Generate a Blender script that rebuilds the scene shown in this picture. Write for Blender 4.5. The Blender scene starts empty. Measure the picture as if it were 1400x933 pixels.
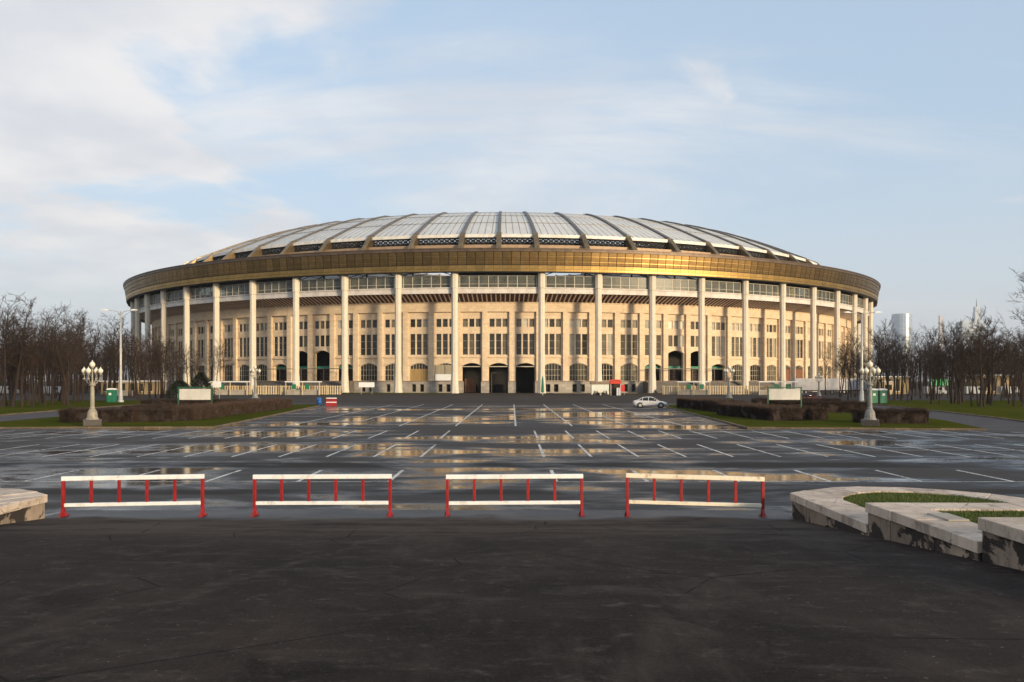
import bpy, math, random
import numpy as np
from mathutils import Vector, Matrix, noise as mnoise

random.seed(7)
sc = bpy.context.scene
COL = sc.collection
R = math.radians
PI = math.pi

# ------------------------------------------------------------------ camera
CAM_H = 3.6
cam_d = bpy.data.cameras.new('camera')
cam_d.sensor_width = 36.0
cam_d.lens = 36.0 * 1200.0 / 1400.0
cam_d.shift_y = 54.5 / 1400.0
cam_d.clip_start = 0.2
cam_d.clip_end = 20000
cam = bpy.data.objects.new('camera', cam_d)
COL.objects.link(cam)
cam.location = (0, 0, CAM_H)
cam.rotation_euler = (R(90), 0, 0)
sc.camera = cam

# ------------------------------------------------------------------ sky, sun, exposure
SUN_EL, SUN_AZ = 10.5, 44.0            # low evening sun, behind the camera on the right
SUN_ROT = 180.0 - SUN_AZ
world = bpy.data.worlds.new('World')
sc.world = world
world.use_nodes = True


def build_world():
    nt = world.node_tree
    N, L = nt.nodes, nt.links
    bg = N['Background']
    sky = N.new('ShaderNodeTexSky')
    sky.sky_type = 'NISHITA'
    sky.sun_disc = False
    sky.sun_elevation = R(SUN_EL)
    sky.sun_rotation = R(SUN_ROT)
    sky.altitude = 150
    sky.air_density = 1.0
    sky.dust_density = 2.5
    sky.ozone_density = 2.0

    def math_(op, a, b=None, clamp=False):
        n = N.new('ShaderNodeMath'); n.operation = op; n.use_clamp = clamp
        for i, v in enumerate((a, b)):
            if v is None: continue
            if isinstance(v, (int, float)): n.inputs[i].default_value = v
            else: L.new(v, n.inputs[i])
        return n.outputs[0]

    def ramp(v, a, b):
        n = N.new('ShaderNodeMapRange'); n.interpolation_type = 'SMOOTHSTEP'
        n.inputs[1].default_value = a; n.inputs[2].default_value = b
        L.new(v, n.inputs[0]); return n.outputs[0]

    tc = N.new('ShaderNodeTexCoord')
    sep = N.new('ShaderNodeSeparateXYZ')
    L.new(tc.outputs['Generated'], sep.inputs[0])
    x, y, z = sep.outputs
    # a cloud sheet: the direction is cast onto a high layer, so clouds flatten towards the horizon
    zz = math_('ADD', math_('MAXIMUM', z, 0.0), 0.16)
    comb = N.new('ShaderNodeCombineXYZ')
    L.new(math_('DIVIDE', x, zz), comb.inputs[0])
    L.new(math_('DIVIDE', y, zz), comb.inputs[1])

    def noise(vec, scale, detail, rough, dist, off, sx=1.0, sy=1.0, rot=0.0):
        mp = N.new('ShaderNodeMapping')
        mp.inputs['Location'].default_value = off
        mp.inputs['Scale'].default_value = (sx, sy, 1)
        mp.inputs['Rotation'].default_value = (0, 0, rot)
        L.new(vec, mp.inputs[0])
        n = N.new('ShaderNodeTexNoise')
        n.inputs['Scale'].default_value = scale
        n.inputs['Detail'].default_value = detail
        n.inputs['Roughness'].default_value = rough
        n.inputs['Distortion'].default_value = dist
        L.new(mp.outputs[0], n.inputs['Vector'])
        return n.outputs[0]

    v = comb.outputs[0]
    puffs = noise(v, 1.15, 9, 0.56, 0.25, (CLOUD_A[0], CLOUD_A[1], 0), 1.0, 0.8)
    wisps = noise(v, 0.7, 8, 0.58, 0.6, (CLOUD_B[0], CLOUD_B[1], 3), 0.55, 1.5, 0.25)
    # heavier cloud lies in the west (left), thin cirrus elsewhere
    west = ramp(x, 0.0, -0.45)
    pd = math_('ADD', puffs, math_('SUBTRACT', math_('MULTIPLY', west, 0.21), 0.055))
    pm = ramp(pd, 0.54, 0.66)
    wm = math_('MULTIPLY', ramp(wisps, 0.46, 0.69), 0.66)
    cloud = math_('MULTIPLY', math_('MAXIMUM', math_('MULTIPLY', pm, 0.85), wm), ramp(z, 0.02, 0.17))
    # soft haze near the horizon
    hz = ramp(z, 0.30, 0.02)
    mul = N.new('ShaderNodeMix'); mul.data_type = 'RGBA'; mul.blend_type = 'MULTIPLY'
    mul.inputs['Factor'].default_value = 1.0
    L.new(sky.outputs[0], mul.inputs['A'])
    mul.inputs['B'].default_value = SKY_TINT
    mixh = N.new('ShaderNodeMix'); mixh.data_type = 'RGBA'
    veil = N.new('ShaderNodeMix'); veil.data_type = 'RGBA'           # thin even cirrus over the whole sky
    veil.inputs['Factor'].default_value = 0.60
    L.new(mul.outputs['Result'], veil.inputs['A']); veil.inputs['B'].default_value = VEIL_COL
    L.new(veil.outputs['Result'], mixh.inputs['A'])
    mixh.inputs['B'].default_value = HAZE_COL
    L.new(math_('ADD', math_('MULTIPLY', hz, 0.42), 0.0), mixh.inputs['Factor'])
    body = noise(v, 2.2, 5, 0.5, 0.0, (4.0, 1.0, 0))
    ccol = N.new('ShaderNodeMix'); ccol.data_type = 'RGBA'
    L.new(ramp(body, 0.35, 0.65), ccol.inputs['Factor'])
    ccol.inputs['A'].default_value = CLOUD_DARK
    ccol.inputs['B'].default_value = CLOUD_LIGHT
    mixc = N.new('ShaderNodeMix'); mixc.data_type = 'RGBA'
    L.new(cloud, mixc.inputs['Factor'])
    L.new(mixh.outputs['Result'], mixc.inputs['A'])
    L.new(ccol.outputs['Result'], mixc.inputs['B'])
    L.new(mixc.outputs['Result'], bg.inputs[0])
    bg.inputs[1].default_value = SKY_STRENGTH


SKY_STRENGTH = 0.14
SKY_TINT = (1.6, 1.6, 1.6, 1)
VEIL_COL = (4.45, 5.55, 6.75, 1)
HAZE_COL = (6.0, 5.8, 5.9, 1)
CLOUD_DARK = (5.5, 5.5, 5.7, 1)
CLOUD_LIGHT = (7.0, 6.7, 6.5, 1)
CLOUD_A = (6.6, 5.5)
CLOUD_B = (4.8, 8.8)
build_world()

sun_d = bpy.data.lights.new('sun', 'SUN')
sun_d.energy = 5.0
sun_d.angle = R(7.0)
sun_d.color = (1.0, 0.78, 0.49)
sun = bpy.data.objects.new('sun', sun_d)
COL.objects.link(sun)
S = Vector((math.sin(R(SUN_AZ)) * math.cos(R(SUN_EL)), -math.cos(R(SUN_AZ)) * math.cos(R(SUN_EL)), math.sin(R(SUN_EL))))
sun.rotation_euler = S.to_track_quat('Z', 'Y').to_euler()
sun.location = (60, -60, 60)

sc.view_settings.view_transform = 'Standard'
sc.view_settings.look = 'None'
sc.view_settings.gamma = 1
sc.view_settings.exposure = 0.0
sc.view_settings.use_curve_mapping = False
sc.render.engine = 'CYCLES'
sc.cycles.use_denoising = True
try:
    sc.cycles.denoiser = 'OPENIMAGEDENOISE'
except Exception:
    pass
sc.cycles.max_bounces = 6
sc.cycles.transparent_max_bounces = 12
sc.cycles.caustics_reflective = False
sc.cycles.caustics_refractive = False


# ------------------------------------------------------------------ mesh helpers
class MB:
    """collects polygons for one mesh"""
    def __init__(s): s.v = []; s.f = []

    def poly(s, pts):
        b = len(s.v); s.v.extend([tuple(p) for p in pts]); s.f.append(tuple(range(b, b + len(pts)))); return s

    def hexa(s, p):                                   # 8 points: bottom ring 4 (ccw), top ring 4
        b = len(s.v); s.v.extend([tuple(q) for q in p])
        for q in ((3, 2, 1, 0), (4, 5, 6, 7), (0, 1, 5, 4), (1, 2, 6, 5), (2, 3, 7, 6), (3, 0, 4, 7)):
            s.f.append(tuple(b + i for i in q))
        return s

    def box(s, x0, x1, y0, y1, z0, z1):
        return s.hexa([(x0, y0, z0), (x1, y0, z0), (x1, y1, z0), (x0, y1, z0),
                       (x0, y0, z1), (x1, y0, z1), (x1, y1, z1), (x0, y1, z1)])

    def prism(s, poly, ax, a0, a1):                   # polygon in the two other axes, extruded along ax
        n = len(poly); b = len(s.v)
        for a in (a0, a1):
            for p, q in poly:
                s.v.append((a, p, q) if ax == 0 else (p, a, q) if ax == 1 else (p, q, a))
        s.f.append(tuple(b + i for i in range(n))[::-1]); s.f.append(tuple(b + n + i for i in range(n)))
        for i in range(n):
            j = (i + 1) % n
            s.f.append((b + i, b + j, b + n + j, b + n + i))
        return s

    def lathe(s, prof, n=12, c=(0, 0, 0), ph=0.0, sx=1, sy=1):
        b = len(s.v); m = len(prof)
        for r, z in prof:
            for k in range(n):
                a = 2 * PI * k / n + ph
                s.v.append((c[0] + r * math.cos(a) * sx, c[1] + r * math.sin(a) * sy, c[2] + z))
        for i in range(m - 1):
            for k in range(n):
                k2 = (k + 1) % n
                s.f.append((b + i * n + k, b + i * n + k2, b + (i + 1) * n + k2, b + (i + 1) * n + k))
        s.f.append(tuple(b + k for k in range(n))[::-1])
        s.f.append(tuple(b + (m - 1) * n + k for k in range(n)))
        return s

    def tube(s, pts, rad, n=6, cap=True):
        pts = [Vector(p) for p in pts]; b = len(s.v); m = len(pts)
        if not hasattr(rad, '__len__'): rad = [rad] * m
        up = None
        for i, p in enumerate(pts):
            d = (pts[min(i + 1, m - 1)] - pts[max(i - 1, 0)]).normalized()
            if up is None: up = Vector((0, 0, 1)) if abs(d.z) < .9 else Vector((1, 0, 0))
            a = d.cross(up).normalized(); c = a.cross(d).normalized(); up = c
            for k in range(n):
                t = 2 * PI * k / n
                q = p + (a * math.cos(t) + c * math.sin(t)) * rad[i]
                s.v.append((q.x, q.y, q.z))
        for i in range(m - 1):
            for k in range(n):
                k2 = (k + 1) % n
                s.f.append((b + i * n + k, b + i * n + k2, b + (i + 1) * n + k2, b + (i + 1) * n + k))
        if cap:
            s.f.append(tuple(b + k for k in range(n))[::-1]); s.f.append(tuple(b + (m - 1) * n + k for k in range(n)))
        return s

    def polar(s, t0, t1, r0, r1, z0, z1, seg=1, z0b=None, z1b=None):
        """ring block; angle 0 faces the camera (-Y). z0b/z1b: heights at the inner radius r0"""
        z0b = z0 if z0b is None else z0b; z1b = z1 if z1b is None else z1b
        for i in range(seg):
            a = R(t0 + (t1 - t0) * i / seg); c = R(t0 + (t1 - t0) * (i + 1) / seg)
            P = lambda r, t, z: (r * math.sin(t), -r * math.cos(t), z)
            s.hexa([P(r1, a, z0), P(r1, c, z0), P(r0, c, z0b), P(r0, a, z0b),
                    P(r1, a, z1), P(r1, c, z1), P(r0, c, z1b), P(r0, a, z1b)])
        return s

    def mesh(s, name, mat, smooth=False, weld=False):
        me = bpy.data.meshes.new(name)
        me.from_pydata(s.v, [], s.f)
        me.materials.append(mat)
        if smooth:
            me.polygons.foreach_set('use_smooth', [True] * len(me.polygons))
        me.update()
        return me

    def build(s, name, mat, parent=None, smooth=False, loc=None, rz=None, bevel=0):
        o = bpy.data.objects.new(name, s.mesh(name, mat, smooth))
        COL.objects.link(o)
        if parent: o.parent = parent
        if loc: o.location = loc
        if rz is not None: o.rotation_euler = (0, 0, rz)
        if bevel:
            m = o.modifiers.new('bevel', 'BEVEL'); m.width = bevel; m.segments = 2; m.limit_method = 'ANGLE'
        return o


def tag(o, label=None, cat=None, group=None, kind=None):
    if label: o['label'] = label
    if cat: o['category'] = cat
    if group: o['group'] = group
    if kind: o['kind'] = kind
    return o


def empty(name, loc=(0, 0, 0), rz=0.0):
    o = bpy.data.objects.new(name, None); COL.objects.link(o)
    o.location = loc; o.rotation_euler = (0, 0, rz); o.empty_display_size = .3
    return o


def link(name, me, parent=None, rz=0.0, loc=(0, 0, 0)):
    o = bpy.data.objects.new(name, me); COL.objects.link(o)
    o.parent = parent; o.location = loc; o.rotation_euler = (0, 0, rz)
    return o


def copy_tree(o, parent=None):
    c = o.copy(); COL.objects.link(c); c.parent = parent
    for ch in list(o.children): copy_tree(ch, c)
    return c


# ------------------------------------------------------------------ material helpers
class NT:
    def __init__(s, name):
        s.m = bpy.data.materials.new(name); s.m.use_nodes = True
        s.t = s.m.node_tree; s.N = s.t.nodes; s.L = s.t.links
        s.b = s.N['Principled BSDF']; s.out = s.N['Material Output']

    def set(s, k, v):
        if hasattr(v, 'is_linked'): s.L.new(v, s.b.inputs[k])
        else: s.b.inputs[k].default_value = v

    def coord(s, kind='Object', scale=(1, 1, 1), loc=(0, 0, 0), rot=(0, 0, 0)):
        if kind == 'World':
            g = s.N.new('ShaderNodeNewGeometry'); o = g.outputs['Position']
        else:
            g = s.N.new('ShaderNodeTexCoord'); o = g.outputs[kind]
        mp = s.N.new('ShaderNodeMapping')
        mp.inputs['Scale'].default_value = scale; mp.inputs['Location'].default_value = loc; mp.inputs['Rotation'].default_value = rot
        s.L.new(o, mp.inputs[0]); return mp.outputs[0]

    def noise(s, vec, scale, detail=4, rough=.5, dist=0.0):
        n = s.N.new('ShaderNodeTexNoise')
        n.inputs['Scale'].default_value = scale; n.inputs['Detail'].default_value = detail
        n.inputs['Roughness'].default_value = rough; n.inputs['Distortion'].default_value = dist
        s.L.new(vec, n.inputs['Vector']); return n.outputs[0]

    def voro(s, vec, scale, feature='F1'):
        n = s.N.new('ShaderNodeTexVoronoi'); n.inputs['Scale'].default_value = scale; n.feature = feature
        s.L.new(vec, n.inputs['Vector']); return n.outputs[0]

    def ramp(s, v, a, b, o0=0.0, o1=1.0):
        n = s.N.new('ShaderNodeMapRange'); n.interpolation_type = 'SMOOTHSTEP'
        for i, q in ((1, a), (2, b), (3, o0), (4, o1)): n.inputs[i].default_value = q
        s.L.new(v, n.inputs[0]); return n.outputs[0]

    def math(s, op, a, b=None, clamp=False):
        n = s.N.new('ShaderNodeMath'); n.operation = op; n.use_clamp = clamp
        for i, v in enumerate((a, b)):
            if v is None: continue
            if isinstance(v, (int, float)): n.inputs[i].default_value = v
            else: s.L.new(v, n.inputs[i])
        return n.outputs[0]

    def mix(s, f, a, b, blend='MIX'):
        n = s.N.new('ShaderNodeMix'); n.data_type = 'RGBA'; n.blend_type = blend
        for k, v in (('Factor', f), ('A', a), ('B', b)):
            if isinstance(v, (int, float)): n.inputs[k].default_value = v
            elif isinstance(v, tuple): n.inputs[k].default_value = (*v, 1) if len(v) == 3 else v
            else: s.L.new(v, n.inputs[k])
        return n.outputs['Result']

    def bump(s, h, strength=.3, dist=.02):
        n = s.N.new('ShaderNodeBump'); n.inputs['Strength'].default_value = strength; n.inputs['Distance'].default_value = dist
        s.L.new(h, n.inputs['Height']); s.L.new(n.outputs[0], s.b.inputs['Normal']); return n

    def sep(s, vec):
        n = s.N.new('ShaderNodeSeparateXYZ'); s.L.new(vec, n.inputs[0]); return n.outputs

    def rnd(s):
        return s.N.new('ShaderNodeObjectInfo').outputs['Random']


def M(name, c, rough=.7, metal=0.0, c2=None, scale=3.0, detail=6, bump=0.0, bscale=20.0, rnd=0.0, spec=.5,
      stretch=(1, 1, 1), lo=.38, hi=.66, coord='Object', c3=None, s3=.4):
    t = NT(name)
    vec = t.coord(coord, stretch)
    col = None
    if c2 is not None:
        col = t.mix(t.ramp(t.noise(vec, scale, detail, .62, .3), lo, hi), tuple(c), tuple(c2))
    if c3 is not None:
        col = t.mix(t.ramp(t.noise(vec, s3, 5, .7, .5), .55, .72), col if col is not None else tuple(c), tuple(c3))
    if rnd:
        base = col if col is not None else tuple(c)
        n = t.N.new('ShaderNodeMapRange'); n.inputs[3].default_value = 1 - rnd; n.inputs[4].default_value = 1 + rnd
        t.L.new(t.rnd(), n.inputs[0])
        h = t.N.new('ShaderNodeHueSaturation'); t.L.new(n.outputs[0], h.inputs['Value'])
        if isinstance(base, tuple): h.inputs['Color'].default_value = (*base, 1)
        else: t.L.new(base, h.inputs['Color'])
        col = h.outputs[0]
    t.set('Base Color', col if col is not None else (*c, 1))
    t.set('Roughness', rough); t.set('Metallic', metal); t.set('Specular IOR Level', spec)
    if bump: t.bump(t.noise(vec, bscale, 6, .65), bump, .03)
    return t.m


def asphalt_lot():
    """wet car-park asphalt with standing water; dark resurfaced strips"""
    t = NT('wet_asphalt')
    w = t.coord('World')
    x, y, z = t.sep(w)
    big = t.noise(t.coord('World', (.55, 1.0, 1)), .085, 5, .55, .4)
    mid = t.noise(t.coord('World', (.6, 1.0, 1), (31, 7, 0)), .33, 6, .62, .3)
    fine = t.noise(w, 9.0, 5, .7)
    grit = t.noise(w, 90.0, 3, .7)
    h = t.math('ADD', t.math('MULTIPLY', big, .62), t.math('MULTIPLY', mid, .38))
    puddle = t.ramp(h, .472, .562)                     # standing water
    damp = t.ramp(h, .40, .50)                        # wet film round it
    # the lot dries out beyond the islands and at the foot of the ramp
    far_dry = t.ramp(t.math('ADD', y, t.math('MULTIPLY', mid, 40.0)), 128, 172)
    dry = far_dry
    wet = t.math('SUBTRACT', 1.0, dry)
    puddle = t.math('MULTIPLY', puddle, wet)
    damp = t.math('MULTIPLY', damp, wet)
    # straight resurfaced strips across the lot
    def band(a, b, soft):
        return t.math('MULTIPLY', t.ramp(t.math('ADD', y, t.math('MULTIPLY', mid, .35)), a - soft, a + soft),
                      t.ramp(t.math('ADD', y, t.math('MULTIPLY', mid, .35)), b + soft, b - soft))
    strip = t.math('MULTIPLY', band(36.6, 38.8, .12), t.ramp(x, 21, 15))
    strip = t.math('MAXIMUM', strip, t.math('MULTIPLY', band(28.0, 29.3, .3), .6))
    base = t.mix(t.ramp(fine, .3, .75), (.026, .021, .019), (.046, .038, .034))
    base = t.mix(t.math('MULTIPLY', damp, .75), base, (.016, .0125, .011))
    base = t.mix(strip, base, (.010, .010, .011))
    t.set('Base Color', base)
    r = t.math('SUBTRACT', .86, t.math('MULTIPLY', damp, .28))
    r = t.math('SUBTRACT', r, t.math('MULTIPLY', puddle, .50))
    r = t.math('ADD', r, t.math('MULTIPLY', t.math('SUBTRACT', fine, .5), .12))
    r = t.math('MAXIMUM', r, .06)
    r = t.math('ADD', r, t.math('MULTIPLY', strip, .35))
    t.set('Roughness', r)
    t.set('Specular IOR Level', t.math('ADD', t.math('SUBTRACT', .25, t.math('MULTIPLY', dry, .10)), t.math('MULTIPLY', puddle, .22)))
    hb = t.math('MULTIPLY', t.math('ADD', t.math('MULTIPLY', grit, .6), t.math('MULTIPLY', fine, .6)), t.math('SUBTRACT', 1.0, t.math('MULTIPLY', puddle, .93)))
    t.bump(hb, .30, .012)
    return t.m


def asphalt_dry():
    """the dry ramp in the foreground: old asphalt, scuffed and patched"""
    t = NT('dry_asphalt')
    w = t.coord('World')
    x, y, z = t.sep(w)
    n1 = t.noise(w, .35, 6, .6, .5)
    n2 = t.noise(t.coord('World', (.35, 1, 1), (3, 0, 0), (0, 0, .9)), 1.1, 7, .68, .4)
    n3 = t.noise(w, 3.2, 7, .74)
    grit = t.noise(w, 30.0, 5, .85)
    base = t.mix(t.ramp(n1, .32, .68), (.017, .0130, .0115), (.036, .0285, .0250))
    patch = t.noise(t.coord('World', (1, 1, 1), (17, 3, 0)), .9, 7, .72, .8)
    base = t.mix(t.math('MULTIPLY', t.ramp(patch, .50, .66), .75), base, (.046, .038, .033))
    base = t.mix(t.math('MULTIPLY', t.ramp(patch, .44, .30), .6), base, (.010, .008, .007))
    streak = t.noise(t.coord('World', (.9, .16, 1), (5, 2, 0), (0, 0, -.35)), 1.3, 7, .66, .3)
    base = t.mix(t.math('MULTIPLY', t.ramp(streak, .52, .70), .55), base, (.060, .049, .042))
    base = t.mix(t.math('MULTIPLY', t.ramp(n2, .55, .72), .6), base, (.078, .065, .056))
    base = t.mix(t.math('MULTIPLY', t.ramp(n3, .54, .70), .6), base, (.090, .077, .067))
    base = t.mix(t.math('MULTIPLY', t.ramp(grit, .52, .72), .6), base, (.085, .075, .068))
    base = t.mix(t.math('MULTIPLY', t.ramp(grit, .46, .30), .6), base, (.006, .005, .005))
    chips = t.noise(t.coord('World', (1, 1, 1), (9, 4, 0)), 17.0, 2, .5)
    base = t.mix(t.math('MULTIPLY', t.ramp(chips, .72, .75), t.ramp(n1, .42, .55)), base, (.15, .135, .12))
    base = t.mix(t.math('MULTIPLY', t.ramp(y, 15.5, 20.0), t.math('MULTIPLY', t.ramp(n2, .36, .60), .8)), base, (.072, .058, .049))
    seam = t.math('ABSOLUTE', t.math('ADD', t.math('ADD', x, 4.9), t.math('ADD', t.math('MULTIPLY', y, -.17), t.math('MULTIPLY', n2, 1.2))))
    base = t.mix(t.math('MULTIPLY', t.math('MULTIPLY', t.ramp(seam, .22, .0), .55), t.ramp(n3, .40, .58)), base, (.066, .055, .048))
    crack = t.voro(t.coord('World', (1, 1, 1), (.3, .7, 0)), .32, 'DISTANCE_TO_EDGE')
    cm = t.math('MULTIPLY', t.ramp(crack, .010, .0), t.ramp(n1, .42, .56))
    base = t.mix(t.math('MULTIPLY', cm, .85), base, (.010, .009, .009))
    # the foot of the ramp is wet like the lot
    wet = t.ramp(t.math('ADD', y, t.math('MULTIPLY', t.math('SUBTRACT', n1, .5), 5.0)), 21.6, 23.2)
    base = t.mix(wet, base, (.012, .012, .013))
    t.set('Base Color', base)
    t.set('Roughness', t.math('SUBTRACT', t.ramp(n1, .3, .7, .80, .93), t.math('MULTIPLY', wet, .42)))
    t.set('Specular IOR Level', t.math('ADD', .05, t.math('MULTIPLY', wet, .4)))
    hb = t.math('ADD', t.math('MULTIPLY', grit, .7), t.math('MULTIPLY', n3, .5))
    t.bump(hb, .8, .02)
    return t.m


def road_paint():
    t = NT('worn_road_paint')
    w = t.coord('World')
    n = t.noise(w, 5.0, 7, .7, .3)
    big = t.noise(w, .5, 4, .6)
    worn = t.ramp(t.math('ADD', n, t.math('MULTIPLY', t.math('SUBTRACT', big, .5), .5)), .47, .66)
    t.set('Base Color', t.mix(worn, (.56, .54, .50), (.045, .044, .044)))
    t.set('Roughness', .5)
    return t.m


def lawn_mat(name, a, b, c):
    t = NT(name)
    w = t.coord('World')
    n1 = t.noise(w, .16, 6, .6, .4)
    n2 = t.noise(w, 3.0, 6, .7)
    n3 = t.noise(w, 30.0, 3, .7)
    col = t.mix(t.ramp(n1, .35, .65), a, b)
    col = t.mix(t.math('MULTIPLY', t.ramp(n2, .5, .75), .7), col, c)
    col = t.mix(t.math('MULTIPLY', t.ramp(n3, .45, .7), .5), col, (.022, .024, .006))
    t.set('Base Color', col); t.set('Roughness', .95); t.set('Specular IOR Level', .0)
    t.bump(t.math('ADD', n2, n3), .9, .08)
    return t.m


def stone_mat(name, a, b, stain, sscale=.25, bump=.25, rnd=0.0, coord='World'):
    """limestone with block-to-block tone and streaked stains"""
    t = NT(name)
    w = t.coord(coord)
    n1 = t.noise(w, .8, 6, .65, .3)
    n2 = t.noise(t.coord(coord, (1, 1, .25)), sscale, 6, .7, .6)
    n3 = t.noise(w, 14, 5, .7)
    col = t.mix(t.ramp(n1, .3, .7), a, b)
    col = t.mix(t.math('MULTIPLY', t.ramp(n2, .52, .78), .6), col, stain)
    col = t.mix(t.math('MULTIPLY', t.ramp(n3, .55, .8), .25), col, tuple(v * .6 for v in a))
    if rnd:
        n = t.N.new('ShaderNodeMapRange'); n.inputs[3].default_value = 1 - rnd; n.inputs[4].default_value = 1 + rnd
        t.L.new(t.rnd(), n.inputs[0])
        h = t.N.new('ShaderNodeHueSaturation'); t.L.new(n.outputs[0], h.inputs['Value']); t.L.new(col, h.inputs['Color'])
        col = h.outputs[0]
    t.set('Base Color', col); t.set('Roughness', .85); t.set('Specular IOR Level', .3)
    t.bump(t.math('ADD', n3, n1), bump, .02)
    return t.m


def block_stone(name, a, b, stain, mortar, bw=1.5, bh=.72):
    """dressed stone: block-to-block tone, fine joints, rain streaks"""
    t = NT(name)
    o = t.coord('Object')
    x, y, z = t.sep(o)
    c = t.N.new('ShaderNodeCombineXYZ'); t.L.new(x, c.inputs[0]); t.L.new(z, c.inputs[1])
    br = t.N.new('ShaderNodeTexBrick')
    br.inputs['Color1'].default_value = (*a, 1); br.inputs['Color2'].default_value = (*b, 1); br.inputs['Mortar'].default_value = (*mortar, 1)
    br.inputs['Scale'].default_value = 1.0; br.inputs['Mortar Size'].default_value = .018; br.inputs['Brick Width'].default_value = bw; br.inputs['Row Height'].default_value = bh
    t.L.new(c.outputs[0], br.inputs['Vector'])
    w = t.coord('World')
    n1 = t.noise(w, .35, 6, .65, .4); n2 = t.noise(t.coord('World', (1, 1, .12)), .9, 6, .7, .3); n3 = t.noise(w, 6, 5, .7)
    col = t.mix(t.math('MULTIPLY', t.ramp(n1, .42, .72), .55), br.outputs['Color'], stain)
    col = t.mix(t.math('MULTIPLY', t.ramp(n2, .55, .76), .55), col, tuple(v * .8 for v in stain))
    col = t.mix(t.math('MULTIPLY', t.ramp(n3, .55, .8), .2), col, tuple(v * .6 for v in a))
    t.set('Base Color', col); t.set('Roughness', .85); t.set('Specular IOR Level', .25)
    t.bump(t.math('SUBTRACT', t.math('MULTIPLY', n3, .4), br.outputs['Fac']), .35, .03)
    return t.m


def glass_mat(name, c, c2, rough=.08, spec=.6):
    """window glass over a dim room: dark body, glossy face, uneven from pane to pane"""
    t = NT(name)
    w = t.coord('Object', (1, 1, 1))
    n = t.noise(w, .9, 4, .6)
    col = t.mix(t.ramp(n, .35, .65), c, c2)
    n2 = t.N.new('ShaderNodeMapRange'); n2.inputs[3].default_value = .55; n2.inputs[4].default_value = 1.35
    t.L.new(t.rnd(), n2.inputs[0])
    h = t.N.new('ShaderNodeHueSaturation'); t.L.new(n2.outputs[0], h.inputs['Value']); t.L.new(col, h.inputs['Color'])
    t.set('Base Color', h.outputs[0]); t.set('Roughness', rough); t.set('Specular IOR Level', spec)
    t.bump(t.noise(w, 1.2, 2, .5), .04, .02)
    return t.m


def roof_panel_mat():
    t = NT('translucent_roof_panel')
    w = t.coord('World')
    n = t.noise(w, .12, 6, .6, .4); n2 = t.noise(w, 1.6, 5, .65)
    col = t.mix(t.ramp(n, .3, .7), (.60, .61, .61), (.72, .72, .70))
    col = t.mix(t.math('MULTIPLY', t.ramp(n2, .5, .8), .35), col, (.46, .45, .43))
    t.set('Base Color', col); t.set('Roughness', .42); t.set('Specular IOR Level', .4)
    tr = t.N.new('ShaderNodeBsdfTranslucent'); tr.inputs[0].default_value = (.75, .76, .76, 1)
    mx = t.N.new('ShaderNodeMixShader'); mx.inputs[0].default_value = .22
    t.L.new(t.b.outputs[0], mx.inputs[1]); t.L.new(tr.outputs[0], mx.inputs[2]); t.L.new(mx.outputs[0], t.out.inputs[0])
    return t.m


def screen_glass_mat():
    """tinted wind-screen panels of the gallery"""
    t = NT('windscreen_glass')
    n = t.noise(t.coord('World', (1, 1, .4)), .5, 5, .6)
    t.set('Base Color', t.mix(t.ramp(n, .35, .7), (.085, .088, .078), (.17, .165, .135)))
    t.set('Roughness', .3); t.set('Specular IOR Level', .3)
    tr = t.N.new('ShaderNodeBsdfTransparent'); tr.inputs[0].default_value = (.75, .8, .76, 1)
    mx = t.N.new('ShaderNodeMixShader'); mx.inputs[0].default_value = .45
    t.L.new(t.b.outputs[0], mx.inputs[1]); t.L.new(tr.outputs[0], mx.inputs[2]); t.L.new(mx.outputs[0], t.out.inputs[0])
    return t.m


MAT = {}
MAT['lot'] = asphalt_lot()
MAT['ramp'] = asphalt_dry()
MAT['paint'] = road_paint()
MAT['earth'] = M('bare_earth', (.05, .042, .03), .95, c2=(.03, .03, .018), scale=.2, bump=.3)
MAT['lawn'] = lawn_mat('spring_lawn', (.055, .068, .011), (.076, .080, .014), (.080, .064, .020))
MAT['turf'] = lawn_mat('planter_turf', (.045, .075, .014), (.065, .090, .018), (.070, .065, .022))
MAT['path'] = M('path_asphalt', (.070, .062, .064), .8, c2=(.050, .045, .047), scale=.7, bump=.2, bscale=40, spec=.15)
MAT['kerb'] = M('kerb_concrete', (.15, .115, .08), .9, c2=(.085, .065, .046), scale=1.5, rnd=.22, bump=.3, spec=.2)
MAT['stone'] = stone_mat('facade_limestone', (.56, .43, .31), (.62, .49, .36), (.40, .30, .21))
MAT['pilaster'] = block_stone('pilaster_limestone', (.60, .475, .335), (.71, .565, .40), (.48, .36, .24), (.42, .31, .205))
MAT['plinth'] = block_stone('plinth_granite', (.31, .28, .24), (.41, .37, .32), (.19, .17, .15), (.16, .14, .12), 1.8, .9)
MAT['cornice'] = M('cornice_stone', (.26, .19, .14), .85, c2=(.18, .13, .10), scale=1.2)
MAT['column'] = stone_mat('column_concrete', (.56, .51, .42), (.64, .58, .48), (.42, .36, .28), .3, .1)
MAT['white_band'] = M('white_painted_beam', (.62, .58, .54), .7, c2=(.50, .45, .41), scale=.5)
MAT['soffit'] = M('dark_red_soffit', (.075, .010, .006), .8, c2=(.05, .007, .004), scale=.5)
MAT['rib'] = M('soffit_rib_paint', (.72, .60, .50), .7, c2=(.60, .49, .40), scale=.8)
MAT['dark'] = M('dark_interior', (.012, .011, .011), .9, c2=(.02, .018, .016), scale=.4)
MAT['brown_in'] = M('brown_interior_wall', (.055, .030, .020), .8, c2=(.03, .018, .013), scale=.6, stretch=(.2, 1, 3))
MAT['frame'] = M('window_frame_paint', (.52, .46, .36), .6, c2=(.42, .37, .29), scale=2)
MAT['frame_dark'] = M('dark_window_frame', (.10, .085, .065), .6)
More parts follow.
